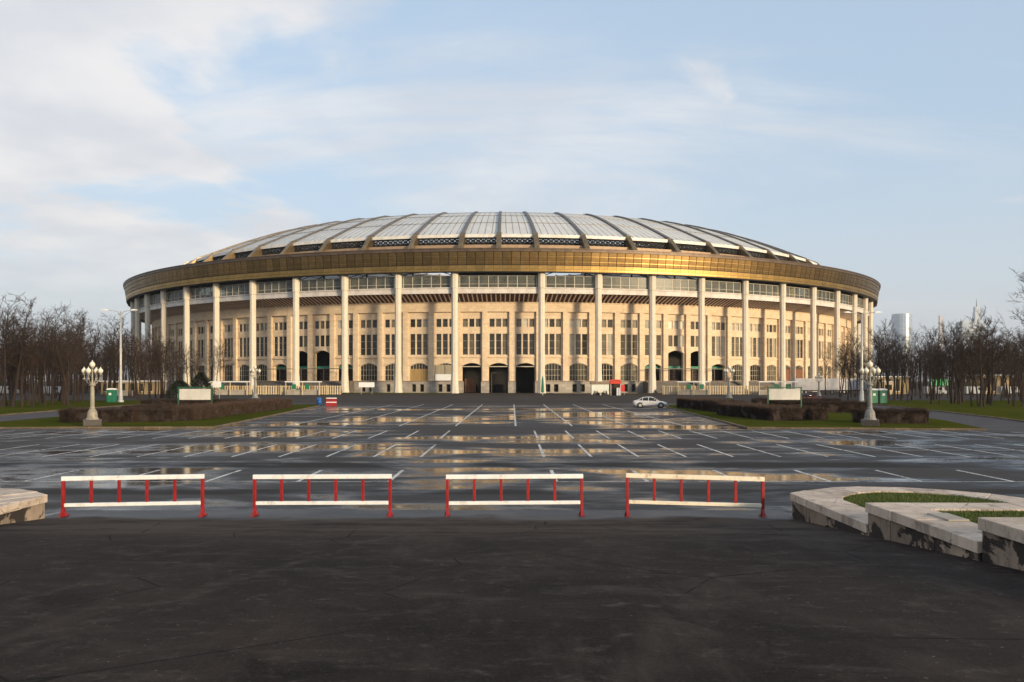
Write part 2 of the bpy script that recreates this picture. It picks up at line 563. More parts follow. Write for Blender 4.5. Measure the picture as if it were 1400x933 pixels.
MAT['glass_dark'] = glass_mat('dark_window_glass', (.020, .020, .018), (.042, .040, .033), .06, .32)
MAT['glass_mid'] = glass_mat('tan_window_glass', (.075, .065, .045), (.14, .12, .08), .15, .35)
MAT['glass_pale'] = glass_mat('pale_window_glass', (.30, .28, .22), (.40, .37, .30), .25)
MAT['glass_red'] = glass_mat('red_curtain_window_glass', (.16, .045, .03), (.10, .04, .03), .2)
MAT['screen'] = screen_glass_mat()
MAT['post'] = M('railing_post_paint', (.55, .50, .42), .6)
MAT['gold'] = M('gold_fascia_metal', (.27, .175, .072), .40, .97, c2=(.19, .12, .046), scale=.5, rnd=.22, lo=.3, hi=.75)
MAT['gold_strip'] = M('gold_fascia_strip', (.36, .235, .085), .40, .96, c2=(.54, .35, .12), scale=.5, rnd=.15)
MAT['cap'] = M('bronze_fascia_cap', (.12, .085, .06), .5, .5, c2=(.08, .055, .04), scale=.6)
MAT['deck'] = M('roof_deck_metal', (.20, .165, .13), .5, .4, c2=(.14, .11, .09), scale=.4)
MAT['fin'] = M('fin_cladding_metal', (.25, .18, .095), .42, .8, c2=(.17, .12, .065), scale=.5, rnd=.1)
MAT['ribdark'] = M('roof_rib_metal', (.10, .092, .085), .5, .4, c2=(.15, .135, .12), scale=.6)
MAT['parapet'] = M('parapet_cladding', (.36, .25, .16), .6, .3, c2=(.28, .19, .12), scale=.5)
MAT['steel'] = M('dark_truss_steel', (.03, .027, .025), .6, .3)
MAT['roof'] = roof_panel_mat()
MAT['eave'] = M('white_eave_beam', (.70, .68, .64), .5, c2=(.55, .52, .47), scale=.6)
MAT['white'] = M('white_paint', (.72, .74, .75), .5, c2=(.60, .60, .59), scale=3, lo=.42, hi=.75, c3=(.42, .37, .30), s3=4.0)
MAT['red'] = M('red_paint', (.30, .006, .008), .45, c2=(.19, .006, .006), scale=5, c3=(.10, .035, .022), s3=6.0)
MAT['green'] = M('green_paint', (.012, .16, .085), .5, c2=(.010, .11, .06), scale=3)
MAT['dkgreen'] = M('dark_green_paint', (.015, .09, .045), .55)
MAT['board'] = M('blank_sign_board', (.56, .54, .50), .6, c2=(.48, .46, .42), scale=1)
MAT['twig'] = M('hedge_twigs', (.026, .015, .011), .9, c2=(.072, .042, .028), scale=3.5)
MAT['bark'] = M('dark_bark', (.018, .0105, .0075), .95, c2=(.030, .018, .013), scale=2.0, stretch=(1, 1, .3), bump=.5, rnd=.2)
MAT['branch'] = M('branch_bark', (.022, .012, .0085), .95, c2=(.034, .019, .013), scale=1.0, rnd=.25)
MAT['needle'] = M('evergreen_needles', (.012, .018, .008), .9, c2=(.020, .028, .012), scale=3)

# ------------------------------------------------------------------ ground
def sheet(name, pts, z, mat, kind='structure', parent=None):
    m = MB(); m.poly([(p[0], p[1], z) for p in pts])
    o = m.build(name, mat, parent)
    if kind and not parent: o['kind'] = kind
    return o


GX = -2.5            # axis of the car park and its islands
ground = sheet('ground', [(-9000, -300), (9000, -300), (9000, 12000), (-9000, 12000)], -.02, MAT['earth'])
ground['label'] = 'flat dark earth reaching to the horizon'
lot = sheet('parking_lot', [(-140, 22.0), (140, 22.0), (140, 330), (-140, 330)], 0.0, MAT['lot'])
lot['label'] = 'wet asphalt car park with puddles in front of the stadium'

# ramp: rises from the car park to where the camera stands
RAMP_S = .085
def ramp_z(y):
    d = 23.2 - y
    if d <= -1.2: return .004
    if d < 1.2: return .004 + RAMP_S * (d + 1.2) ** 2 / 4.8
    return .004 + RAMP_S * d

m = MB()
ys = [26.5 - .3 * i for i in range(14)] + [22.3 - i * 1.0 for i in range(40)]
ys = sorted(set(ys), reverse=True)
for a, b in zip(ys[:-1], ys[1:]):
    m.poly([(-12.3, a, ramp_z(a)), (-12.3, b, ramp_z(b)), (7.5, b, ramp_z(b)), (7.5, a, ramp_z(a))])
m.v = [v if v[1] < 24.6 else (v[0], v[1], -.03) for v in m.v]
rampo = m.build('entrance_ramp', MAT['ramp']); tag(rampo, 'dry dark asphalt ramp sloping down to the barriers', kind='structure')

# ------------------------------------------------------------------ parking lines (from pixel measurements turned into metres)
def G(px, py):
    Z = CAM_H * 1200.0 / (py - 521.0)
    return ((px - 700) * Z / 1200.0, Z)

def marking(a, b, w):
    d = Vector((b[0] - a[0], b[1] - a[1])).normalized(); n = Vector((-d.y, d.x)) * w / 2
    mm = MB(); mm.poly([(a[0] - n.x, a[1] - n.y, .004), (a[0] + n.x, a[1] + n.y, .004), (b[0] + n.x, b[1] + n.y, .004), (b[0] - n.x, b[1] - n.y, .004)])
    o = mm.build('marking', MAT['paint'], lot)
    if o.data.polygons[0].normal.z < 0: o.data.flip_normals()
    return o

SLOT = 2.243
def row(y0, y1, first_r, first_l, step, xmax, w=.13):
    x = first_r
    while x < xmax: marking((x, y0), (x, y1), w); x += step
    x = first_l
    while x > -xmax - 4: marking((x, y0), (x, y1), w); x -= step

row(41.6, 49.7, 1.52, -4.32, SLOT, 48)        # middle double row
row(54.8, 63.4, 1.60, -4.50, SLOT, 48)
row(31.3, 35.4, 1.58, -4.40, 3.27, 40, .14)    # near row
row(70.0, 134.0, .29, -4.5, 4.5, 16, .15)
for yy, x0, x1, w in ((45.6, -46, -4.3, .10), (45.6, 1.5, 42, .10), (31.3, -40, -4.4, .10), (31.3, 1.6, 34, .10), (59.0, 3, 44, .10), (59.0, -46, -6, .10)):
    marking((x0, yy), (x1, yy), w)

# ------------------------------------------------------------------ lawns, kerbs, paths
kerb_mb = MB().box(-.49, .49, -.13, .13, -.05, .13)
kerb_me = kerb_mb.mesh('kerb_stone', MAT['kerb'])

def lawn(name, label, pts, z=.10, kerb_edges=(), step=1.0):
    o = sheet(name, pts, z, MAT['lawn']); tag(o, label)
    n = len(pts)
    for e in kerb_edges:
        a, b = Vector(pts[e]), Vector(pts[(e + 1) % n]); d = b - a; L = d.length; k = max(1, int(L / step))
        for i in range(k):
            p = a + d * ((i + .5) / k)
            s = link('kerb_stone', kerb_me, o, math.atan2(d.y, d.x), (p.x, p.y, random.uniform(-.012, .012)))
            s.rotation_euler.z += random.uniform(-.01, .01)
            s.scale.x = L / k / 1.0
    return o

islandL = lawn('lawn', 'front lawn island with clipped hedges and lamp, left of the car park',
               [(-43.5, 65.9), (-22.7, 66.9), (-23.8, 81.5), (-27.6, 127), (-30, 131), (-45.5, 128), (-44.6, 90), (-44.0, 72)], kerb_edges=(0, 1, 2))
islandR = lawn('lawn', 'front lawn island with clipped hedges and lamp, right of the car park',
               [(17.7, 66.2), (34.5, 63.8), (38.5, 78), (42, 100), (43, 128), (25, 131), (22.3, 127), (20.8, 116.8)], kerb_edges=(0, 7, 6))
backL = lawn('lawn', 'wide lawn under the bare grove left of the stadium',
             [(-150, 60), (-51.5, 70), (-52.8, 90), (-55, 112), (-56, 140), (-62, 158), (-150, 158)], kerb_edges=(1, 2, 3))
backR = lawn('lawn', 'wide lawn under the bare grove right of the stadium',
             [(43.2, 70), (150, 60), (150, 158), (60, 158), (55, 140), (53, 120), (46.5, 84)], kerb_edges=(6, 5, 4))
for nm, lb, pts in (('path', 'purplish asphalt path beside the left lawn', [(-60, 60), (-42, 60), (-43.4, 90), (-44.4, 135), (-58, 140)]),
                    ('path', 'purplish asphalt path beside the right lawn', [(33, 62.5), (50, 58), (56, 140), (42, 135), (41, 100)])):
    tag(sheet(nm, pts, .006, MAT['path']), lb)
for nm, lb, pts in (('road', 'dry asphalt road between the lawns and the stadium', [(-260, 158), (260, 158), (260, 216), (-260, 216)]),):
    tag(sheet(nm, pts, .012, M('road_asphalt', (.050, .043, .038), .75, c2=(.034, .030, .028), scale=.15, bump=.2, bscale=30, coord='World', spec=.08)), lb)

# ------------------------------------------------------------------ STADIUM
SX, SY = -4.02, 414.7
RW, RC, RF, RE = 153.7, 160.7, 164.0, 143.0          # wall, columns, fascia, eave radii
st = empty('stadium', (SX, SY, 0))
tag(st, 'vast round stadium with pale columns, gold fascia ring and shallow domed roof', 'stadium')
COLS = [4.5 + 6 * j for j in range(15)]
COLS = sorted([-a for a in COLS] + COLS)
FINS = sorted(COLS + [0.0])

# columns -----------------------------------------------------------
cm_ = MB()
cm_.lathe([(1.34, 0), (1.34, .5), (1.26, .55), (1.14, 3.2), (1.03, 5.2), (.99, 6), (.96, 30.3)], 8, (0, -RC, 0), PI / 8)
cm_.lathe([(1.02, 30.42), (1.12, 30.6), (1.15, 35.6)], 8, (0, -RC, 0), PI / 8)
cm_.lathe([(.93, 30.2), (.93, 30.5)], 8, (0, -RC, 0), PI / 8)
col_me = cm_.mesh('column', MAT['column'])
for a in COLS: link('column', col_me, st, R(a))

# wall bays ---------------------------------------------------------
HW = RW * math.tan(R(1.5)) + .003
Y0 = -RW
def wall_mesh(kind):
    """one 3 degree bay; y=-RW is the pilaster face, larger y is deeper"""
    w = MB(); B = lambda u0, u1, d0, d1, z0, z1: w.box(u0, u1, Y0 + d0, Y0 + d1, z0, z1)
    D = .75
    pil0 = 0.0 if kind == 'portal' else 3.5
    for s in (-1, 1):
        a, b = sorted((s * 3.22, s * HW))
        B(a, b, 0, 1.4, 3.52, 24.2)
    B(-HW, HW, -.04, 1.4, 24.2, 27.1)                       # frieze
    B(-HW, HW, -.16, .2, 26.75, 27.18)
    # recessed wall with openings
    us = [-3.22, -2.72, -1.18, -.77, .77, 1.18, 2.72, 3.22]
    tall_lo = 14.2 if kind == 'tall' else 11.4
    arch_hi = 13.6 if kind == 'tall' else 9.6
    for z0, z1 in ((22.15, 24.2), (17.7, 19.7), (arch_hi, tall_lo)):
        B(-3.22, 3.22, D, D + .6, z0, z1)
    for i in (0, 2, 4, 6):
        for z0, z1 in ((19.7, 22.15), (tall_lo, 17.7)):
            B(us[i], us[i + 1], D + (.0 if i in (0, 6) else .08), D + .6, z0, z1)
    # arch
    AW = 2.86 if kind == 'portal' else 2.75
    spring, apex = (12.1, 12.95) if kind == 'tall' else (8.05, 8.9)
    zb = 0.0 if kind == 'portal' else 3.5
    for s in (-1, 1):
        a, b = sorted((s * AW, s * 3.22)); B(a, b, D, D + 1.2, 3.5, arch_hi)
    n = 10
    for i in range(n):
        u0 = -AW + 2 * AW * i / n; u1 = -AW + 2 * AW * (i + 1) / n
        h = lambda u: spring + (apex - spring) * (1 - (u / AW) ** 2)
        w.hexa([(u0, Y0 + D, h(u0)), (u1, Y0 + D, h(u1)), (u1, Y0 + D + 1.2, h(u1)), (u0, Y0 + D + 1.2, h(u0)),
                (u0, Y0 + D, arch_hi), (u1, Y0 + D, arch_hi), (u1, Y0 + D + 1.2, arch_hi), (u0, Y0 + D + 1.2, arch_hi)])
        # raised arch moulding
        w.hexa([(u0 * 1.07, Y0 + D - .14, h(u0) + .05), (u1 * 1.07, Y0 + D - .14, h(u1) + .05), (u1 * 1.07, Y0 + D + .01, h(u1) + .05), (u0 * 1.07, Y0 + D + .01, h(u0) + .05),
                (u0 * 1.07, Y0 + D - .14, h(u0) + .38), (u1 * 1.07, Y0 + D - .14, h(u1) + .38), (u1 * 1.07, Y0 + D + .01, h(u1) + .38), (u0 * 1.07, Y0 + D + .01, h(u0) + .38)])
    if kind != 'tall':
        B(-3.0, 3.0, D - .38, D + .01, 10.55, 10.85)         # sill ledge under the tall windows
    return w.mesh('wall_bay', MAT['pilaster'])


def plinth_mesh():
    w = MB(); B = lambda u0, u1, d0, d1, z0, z1: w.box(u0, u1, Y0 + d0, Y0 + d1, z0, z1)
    for u0, u1 in ((-HW, -2.0), (-.65, .45), (1.8, HW)): B(u0, u1, -.22, 1.2, .3, 2.6)
    B(-HW, HW, -.22, 1.2, 0, .3); B(-HW, HW, -.22, 1.2, 2.6, 3.42)
    return w.mesh('plinth', MAT['plinth'])


def cornice_mesh():
    w = MB(); w.box(-HW, HW, Y0 - .36, Y0 + .9, 3.40, 3.62); return w.mesh('plinth_cornice', MAT['cornice'])


wall_me = {k: wall_mesh(k) for k in ('plain', 'portal', 'tall')}
pl_me, co_me = plinth_mesh(), cornice_mesh()

def rect_frame(w, u0, u1, z0, z1, y, bars_u=(), bars_z=(), t=.10, d=.10):
    w.box(u0, u0 + t, y, y + d, z0, z1); w.box(u1 - t, u1, y, y + d, z0, z1)
    w.box(u0 + t, u1 - t, y, y + d, z0, z0 + t); w.box(u0 + t, u1 - t, y, y + d, z1 - t, z1)
    for u in bars_u: w.box(u - t * .4, u + t * .4, y + .01, y + d, z0 + t, z1 - t)
    for z in bars_z: w.box(u0 + t, u1 - t, y + .02, y + d - .01, z - t * .4, z + t * .4)
    return w

GY = Y0 + 1.10
def win_meshes():
    out = {}
    f = MB(); rect_frame(f, -.77, .77, 19.7, 22.15, GY - .1, t=.06); out['upper_window'] = (f.mesh('upper_window', MAT['frame']), (-.70, .70, 19.76, 22.09))
    f = MB(); rect_frame(f, -.77, .77, 11.4, 17.7, GY - .1, (), (13.45, 15.6), t=.06); out['tall_window'] = (f.mesh('tall_window', MAT['frame']), (-.70, .70, 11.46, 17.64))
    f = MB(); rect_frame(f, -.77, .77, 14.2, 17.7, GY - .1, t=.06); out['short_window'] = (f.mesh('short_window', MAT['frame']), (-.70, .70, 14.26, 17.64))
    f = MB(); rect_frame(f, -.66, .66, .32, 2.58, GY - .5, (), (1.5,)); out['basement_window'] = (f.mesh('basement_window', MAT['frame_dark']), (-.6, .6, .36, 2.54))
    return out

WM = win_meshes()
def pane_me(key, mat):
    u0, u1, z0, z1 = WM[key][1]; y = GY - (.42 if key == 'basement_window' else .02)
    w = MB(); w.box(u0 - .05, u1 + .05, y, y + .05, z0 - .05, z1 + .05); return w.mesh('pane', MAT[mat])
PANE = {(k, g): pane_me(k, g) for k in WM for g in ('glass_dark', 'glass_mid', 'glass_pale', 'glass_red')}

def arch_h(u, AW=2.75, sp=8.05, ap=8.9): return sp + (ap - sp) * (1 - (u / AW) ** 2)
def arch_frame():
    w = MB(); y = GY - .1; AW = 2.75
    n = 12
    for i in range(n):
        u0 = -AW + 2 * AW * i / n; u1 = -AW + 2 * AW * (i + 1) / n
        w.hexa([(u0, y, arch_h(u0) - .16), (u1, y, arch_h(u1) - .16), (u1, y + .1, arch_h(u1) - .16), (u0, y + .1, arch_h(u0) - .16),
                (u0, y, arch_h(u0) + .03), (u1, y, arch_h(u1) + .03), (u1, y + .1, arch_h(u1) + .03), (u0, y + .1, arch_h(u0) + .03)])
    for i in range(7):
        u = -AW + .06 + (2 * AW - .12) * i / 6; w.box(u - .045, u + .045, y + .02, y + .09, 3.62, arch_h(u) - .1)
    for z in (3.68, 5.3, 6.95): w.box(-AW, AW, y + .03, y + .10, z - .04, z + .04)
    return w.mesh('arched_window', MAT['frame'])
def arch_pane(mat):
    w = MB(); y = GY + .02; AW = 2.75; n = 12
    pts = [(-AW, 3.55)] + [(AW, 3.55)] + [(AW - 2 * AW * i / n, arch_h(AW - 2 * AW * i / n) + .02) for i in range(n + 1)]
    w.prism(pts, 1, y, y + .05); return w.mesh('pane', MAT[mat])
ARF = arch_frame(); ARP = {g: arch_pane(g) for g in ('glass_dark', 'glass_mid')}
MAT['door_tan'] = M('tan_boarded_door', (.36, .24, .09), .7, c2=(.28, .18, .07), scale=1.0, stretch=(3, 1, .2))
MAT['door_brown'] = M('brown_door', (.20, .085, .04), .7, c2=(.15, .06, .03), scale=1.0)
MAT['green_light'] = M('green_banner', (.015, .20, .12), .6, c2=(.01, .12, .07), scale=.6)

def add_window(key, rz, u, gl):
    me, _ = WM[key]
    o = link(key, me, st, rz)
    # offset along the bay's own tangent
    o.location = (u * math.cos(rz), u * math.sin(rz), 0)
    p = link('pane', PANE[(key, gl)], o)
    return o

rg = random.Random(11)
def pick_glass(k, lvl):
    right = k > 1  # right-hand bays draw pale panes more often
    v = rg.random()
    if lvl == 'upper':
        if right: return 'glass_pale' if v < .62 else 'glass_mid' if v < .85 else 'glass_dark'
        return 'glass_pale' if v < .14 else 'glass_mid' if v < .5 else 'glass_red' if v < .56 else 'glass_dark'
    if right: return 'glass_pale' if v < .22 else 'glass_mid' if v < .78 else 'glass_dark'
    return 'glass_mid' if v < .13 else 'glass_pale' if v < .16 else 'glass_dark'

KMAX = 22
for k in range(-KMAX, KMAX + 1):
    rz = R(3 * k)
    kind = 'portal' if abs(k) <= 1 else 'tall' if abs(k) in (7, 8) else 'plain'
    link('wall_bay', wall_me[kind], st, rz)
    if abs(k) > 20: continue
    if kind != 'portal':
        link('plinth', pl_me, st, rz); link('plinth_cornice', co_me, st, rz)
        if not 6 <= abs(k) <= 11:
            for u in (-1.325, 1.125): add_window('basement_window', rz, u, 'glass_dark')
    for u in (-1.95, 0, 1.95):
        add_window('upper_window', rz, u, pick_glass(k, 'upper'))
        add_window('short_window' if kind == 'tall' else 'tall_window', rz, u, pick_glass(k, 'tall'))
    if kind == 'plain' and abs(k) not in (6, 9):
        if k == -3:
            o = link('arched_window', ARF, st, rz); link('pane', ARP['glass_dark'], o)
            d = MB()
            for i in range(8):
                u = -2.7 + i * .675; d.box(u + .02, u + .655, GY - .24, GY - .12, 3.62, 7.2)
            d.build('boarded_door', MAT['door_tan'], st, rz=rz)
        elif k == -2:
            o = link('arched_window', ARF, st, rz); link('pane', ARP['glass_mid'], o)
            d = MB(); d.box(-2.9, 2.9, Y0 + .2, Y0 + .5, 3.7, 5.6); d.build('white_panel', MAT['white'], st, rz=rz)
            for s in (-1, 1):
                lv = MB(); a, b = sorted((s * .12, s * 2.8))
                for i in range(9): lv.box(a, b, Y0 + .3 + .02 * (i % 2), Y0 + .5, 5.65 + i * .3, 5.65 + i * .3 + .25)
                lv.build('louvre_panel', M('louvre_paint', (.36, .31, .22), .7), st, rz=rz)
        elif k == 13 or k == 14:
            o = link('arched_window', ARF, st, rz); link('pane', ARP['glass_dark'], o)
            d = MB(); d.box(-2.7, -.05, GY - .24, GY - .12, 3.62, 7.6); d.box(.05, 2.7, GY - .24, GY - .12, 3.62, 7.6)
            d.build('door', MAT['door_brown'], st, rz=rz)
        else:
            o = link('arched_window', ARF, st, rz); link('pane', ARP['glass_mid' if rg.random() < (.5 if k > 3 else .1) else 'glass_dark'], o)
    elif kind == 'portal':
        for s_ in (-1, 1):
            a2, b2 = sorted((s_ * 2.86, s_ * HW))
            MB().box(a2, b2, Y0 - .12, Y0 + 6, 0, 3.5).build('pier_plinth', MAT['plinth'], st, rz=rz)
            MB().box(a2, b2, Y0 - .22, Y0 + .5, 3.35, 3.60).build('pier_cornice', MAT['cornice'], st, rz=rz)
        b = MB(); b.box(-2.86, 2.86, Y0 + .66, Y0 + .9, 7.75, 7.98); b.build('portal_beam', MAT['frame'], st, rz=rz)
        if k == -1:
            g = MB()
            for i in range(8): g.box(-2.5 + i * .42, -2.5 + i * .42 + .32, Y0 + 5.0, Y0 + 5.15, .1, 4.3)
            g.build('inner_gate', MAT['door_brown'], st, rz=rz)
        if k == 0:
            g = MB(); g.box(-2.2, -2.05, Y0 + 4.0, Y0 + 4.15, 0, 6.1); g.box(2.05, 2.2, Y0 + 4.0, Y0 + 4.15, 0, 6.1); g.box(-2.2, 2.2, Y0 + 4.0, Y0 + 4.15, 5.95, 6.1)
            g.build('inner_gate', MAT['frame_dark'], st, rz=rz)
    if abs(k) in (6, 7, 8, 9):
        b = MB(); b.box(-2.74, 2.74, Y0 + 2.0, Y0 + 2.1, 7.25, 8.15); b.build('green_banner', MAT['green_light'], st, rz=rz)
        for zz in range(4):
            b = MB(); b.box(-2.74, 2.74, Y0 + 3.6 + .05 * (zz % 2), Y0 + 3.8, 3.55 + zz * .9, 3.55 + zz * .9 + .8); b.build('shutter_slat', MAT['brown_in'], st, rz=rz)
# rest of the wall, the concourse behind the openings, and the dark core
m = MB(); m.polar(KMAX * 3 + 1.5, 360 - KMAX * 3 - 1.5, RW - 1.4, RW, 0, 27.1, 60); m.build('rear_wall', MAT['stone'], st)
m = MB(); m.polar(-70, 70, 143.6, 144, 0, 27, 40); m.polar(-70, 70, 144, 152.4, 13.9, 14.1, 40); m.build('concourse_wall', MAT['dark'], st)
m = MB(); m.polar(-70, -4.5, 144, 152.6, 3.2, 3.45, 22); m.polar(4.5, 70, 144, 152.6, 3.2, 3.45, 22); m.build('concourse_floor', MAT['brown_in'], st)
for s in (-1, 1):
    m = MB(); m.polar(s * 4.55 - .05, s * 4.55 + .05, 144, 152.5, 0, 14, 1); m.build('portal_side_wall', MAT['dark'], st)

# soffit with ribs, white beam, gallery railing ---------------------
for i, (a, b) in enumerate(zip(COLS[:-1], COLS[1:])):
    if abs((a + b) / 2) > 80: continue
    n = int(round((b - a) / 3))
    sfm = MB(); sfm.polar(a, b, RW - .3, 160.0, 29.15, 29.45, 2 * n, 27.1, 27.4); sfm.build('soffit', MAT['soffit'], st)
    bm = MB(); bm.polar(a, b, 159.5, 160.25, 29.0, 30.45, 2 * n); bm.polar(a, b, 159.6, 160.5, 30.45, 30.75, 2 * n); bm.build('parapet_beam', MAT['white_band'], st)
rib_me = MB().polar(-.065, .065, RW + .05, 159.45, 28.90, 29.16, 1, 26.88, 27.12).mesh('soffit_rib', MAT['rib'])
for i in range(-132, 133):
    link('soffit_rib', rib_me, st, R(i * .5 + .25))
scr_me = MB().polar(-.475, .475, 159.95, 160.0, 30.8, 34.1).mesh('windscreen_panel', MAT['screen'])
pst = MB(); pst.polar(-.03, .03, 159.9, 160.06, 30.75, 34.2); pst.polar(-.5, .5, 160.0, 160.05, 31.7, 31.78); pst.polar(-.5, .5, 159.93, 160.03, 34.1, 34.2)
pst_me = pst.mesh('railing_post', MAT['post'])
for i in range(-66, 66):
    link('windscreen_panel', scr_me, st, R(i + .5)); link('railing_post', pst_me, st, R(i))
# gallery floor, upper stand, and inner steelwork
m = MB(); m.polar(-180, 180, 100, 159.6, 30.2, 30.5, 120, 10, 10.5); m.v = [(v[0], v[1], v[2]) for v in m.v]
m2 = MB(); m2.polar(-180, 180, 146, 159.6, 30.1, 30.4, 120); m2.build('gallery_floor', MAT['deck'], st)
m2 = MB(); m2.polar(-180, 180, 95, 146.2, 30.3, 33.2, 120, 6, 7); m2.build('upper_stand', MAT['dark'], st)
# radial roof trusses over the gallery, one at each column, braced by X bars
tr = MB()
P = lambda r, t, z: (r * math.sin(R(t)), -r * math.cos(R(t)), z)
tr.tube([P(161.5, 0, 35.4), P(144.5, 0, 41.0)], .28, 5); tr.tube([P(160.8, 0, 35.4), P(152, 0, 40.5)], .2, 5); tr.tube([P(146, 0, 33), P(146, 0, 46)], .3, 5)
tr_me = tr.mesh('roof_truss', MAT['steel'])
br = MB()
for s in (-1, 1):
    br.tube([P(159.0, s * 3, 34.2), P(158.4, s * .2, 36.6)], .13, 4)
br.tube([P(159.4, -3, 36.0), P(159.4, 3, 36.0)], .16, 4); br.tube([P(150, -3, 38.6), P(150, 3, 38.6)], .2, 4)
br_me = br.mesh('cross_brace', MAT['steel'])
for a in COLS: link('roof_truss', tr_me, st, R(a))
for a, b in zip(COLS[:-1], COLS[1:]):
    if abs((a + b) / 2) < 78 and b - a < 7: link('cross_brace', br_me, st, R((a + b) / 2))
for a, b in zip(COLS[:-1], COLS[1:]):                # deep ring beams close most bays under the fascia
    c = (a + b) / 2
    if abs(c) > 80 or 5 < abs(c) < 21: continue
    m = MB(); m.polar(a, b, 158.4, 159.2, 34.15, 36.6, 3); m.build('ring_beam', MAT['steel'], st)

# fascia ring --------------------------------------------------------
def ring_panel(t0, t1, prof):
    """prof: closed list of (r, z); short straight segment"""
    w = MB(); n = len(prof); b = 0
    for t in (t0, t1):
        for r, z in prof: w.v.append(P(r, t, z))
    w.f.append(tuple(range(n))); w.f.append(tuple(range(2 * n - 1, n - 1, -1)))
    for i in range(n):
        j = (i + 1) % n; w.f.append((i, n + i, n + j, j))
    return w
fp = ring_panel(-.420, .420, [(163.95, 40.55), (163.79, 39.55), (163.58, 39.5), (163.58, 39.30), (163.75, 39.24), (163.55, 38.02), (163.34, 37.98), (163.34, 37.78), (163.51, 37.72), (163.38, 36.95), (162.9, 36.95), (163.4, 40.55)])
fp_me = fp.mesh('fascia_panel', MAT['gold'])
fs_me = ring_panel(-.435, .435, [(163.38, 36.70), (163.25, 35.68), (163.02, 35.64), (163.02, 35.44), (163.20, 35.38), (163.17, 35.05), (162.6, 35.05), (162.8, 36.70)]).mesh('fascia_strip', MAT['gold_strip'])
for i in range(-81, 82):
    o = link('fascia_panel', fp_me, st, R(i * .9)); pass
    link('fascia_strip', fs_me, st, R(i * .9))
m = MB(); m.polar(73.4, 286.6, 163.0, 163.9, 35.05, 40.55, 110); m.build('rear_fascia', MAT['gold'], st)['kind'] = 'stuff'
m = MB(); m.polar(-180, 180, 162.4, 163.0, 35.3, 40.9, 240); m.build('fascia_backing', MAT['cap'], st)
m = MB(); m.polar(-180, 180, 162.6, 164.2, 40.6, 41.35, 240); m.polar(-180, 180, 162.3, 164.35, 41.35, 41.62, 240); m.build('fascia_cap', MAT['cap'], st)
m = MB(); m.polar(-180, 180, 161.4, 162.9, 34.85, 35.05, 240); m.build('fascia_soffit', MAT['steel'], st)
m = MB(); m.polar(-180, 180, 145.5, 162.4, 40.9, 41.3, 160, 42.6, 43.0); m.build('ring_roof_deck', MAT['deck'], st)
m = MB(); m.polar(-180, 180, 146.2, 161.6, 35.2, 35.5, 160, 42.2, 42.5); m.build('ring_roof_underside', MAT['steel'], st)
m = MB(); m.polar(-180, 180, 145.6, 146.2, 42.4, 45.3, 180); m.build('roof_parapet', MAT['parapet'], st)

# roof ---------------------------------------------------------------
RH = 14.0                                            # the shell rises from the eave to a crest ring, then falls to the open middle
def roof_z(r): return 48.9 + RH * (1 - ((min(r, RE) - 105.0) / 38.0) ** 1.3) if r > 105 else 48.9 + RH - (105.0 - r) * .05
fin_w = .78
fm = MB()
prof = [(151.2, 42.0), (143.2, 49.5), (141.6, 49.9), (141.6, 46.0), (145.4, 42.6)]
fm.prism([(-p, z) for p, z in prof], 0, -fin_w, fin_w)
fin_me = fm.mesh('roof_fin', MAT['fin'])
rr = [143.4 - i * 5.0 for i in range(15)]
ribm = MB()
for a, b in zip(rr[:-1], rr[1:]):
    wa = .46 * a / 143 + .08; wb = .46 * b / 143 + .08
    za, zb = roof_z(min(a, RE)) , roof_z(b)
    ribm.hexa([(-wa, -a, za - .4), (wa, -a, za - .4), (wb, -b, zb - .4), (-wb, -b, zb - .4), (-wa, -a, za + .55), (wa, -a, za + .55), (wb, -b, zb + .55), (-wb, -b, zb + .55)])
rib2_me = ribm.mesh('roof_rib', MAT['ribdark'])
BACK = [180 - 4.5 - 6 * j for j in range(14)]
for a in FINS: link('roof_fin', fin_me, st, R(a)); link('roof_rib', rib2_me, st, R(a))
for a in BACK + [-b for b in BACK] + [180]: link('roof_fin', fin_me, st, R(a)); link('roof_rib', rib2_me, st, R(a))
ROWS = [143.0, 129.5, 118.0, 108.0, 94.0, 74.0]
def roof_row(half, ra, rb, n):
    w = MB(); sub = 3
    for i in range(n):
        t0 = -half + 2 * half * i / n; t1 = -half + 2 * half * (i + 1) / n; g = .045
        for s in range(sub):
            r0 = ra + (rb - ra) * s / sub; r1 = ra + (rb - ra) * (s + 1) / sub
            if s == 0: r0 -= .12
            if s == sub - 1: r1 += .12
            w.poly([P(r0, t0 + g, roof_z(r0)), P(r0, t1 - g, roof_z(r0)), P(r1, t1 - g, roof_z(r1)), P(r1, t0 + g, roof_z(r1))])
    return w.mesh('roof_panel', MAT['roof'])
def roof_bars(half, n):
    w = MB()
    for i in range(1, n):
        t0 = -half + 2 * half * i / n
        for ra, rb in zip(ROWS[:-1], ROWS[1:]):
            w.poly([P(ra, t0 - .02, roof_z(ra) + .12), P(ra, t0 + .02, roof_z(ra) + .12), P(rb, t0 + .02, roof_z(rb) + .12), P(rb, t0 - .02, roof_z(rb) + .12)])
    return w.mesh('glazing_bars', MAT['bar'])
MAT['bar'] = M('glazing_bar_metal', (.30, .29, .27), .5, .3)
RP = {}
for half, n in ((3.0, 7), (2.25, 5)):
    RP[('bar', half)] = roof_bars(half, n)
    for i in range(5): RP[(half, i)] = roof_row(half, ROWS[i], ROWS[i + 1], n)
m = MB()
for r in ROWS[1:]: m.polar(-180, 180, r - .16, r + .16, roof_z(r) - .25, roof_z(r) + .10, 180)
m.build('roof_purlins', MAT['ribdark'], st)
m = MB(); m.polar(-90, 90, 142.6, 143.5, 48.0, 48.95, 120); m.build('eave_beam', MAT['eave'], st)
lat = MB()
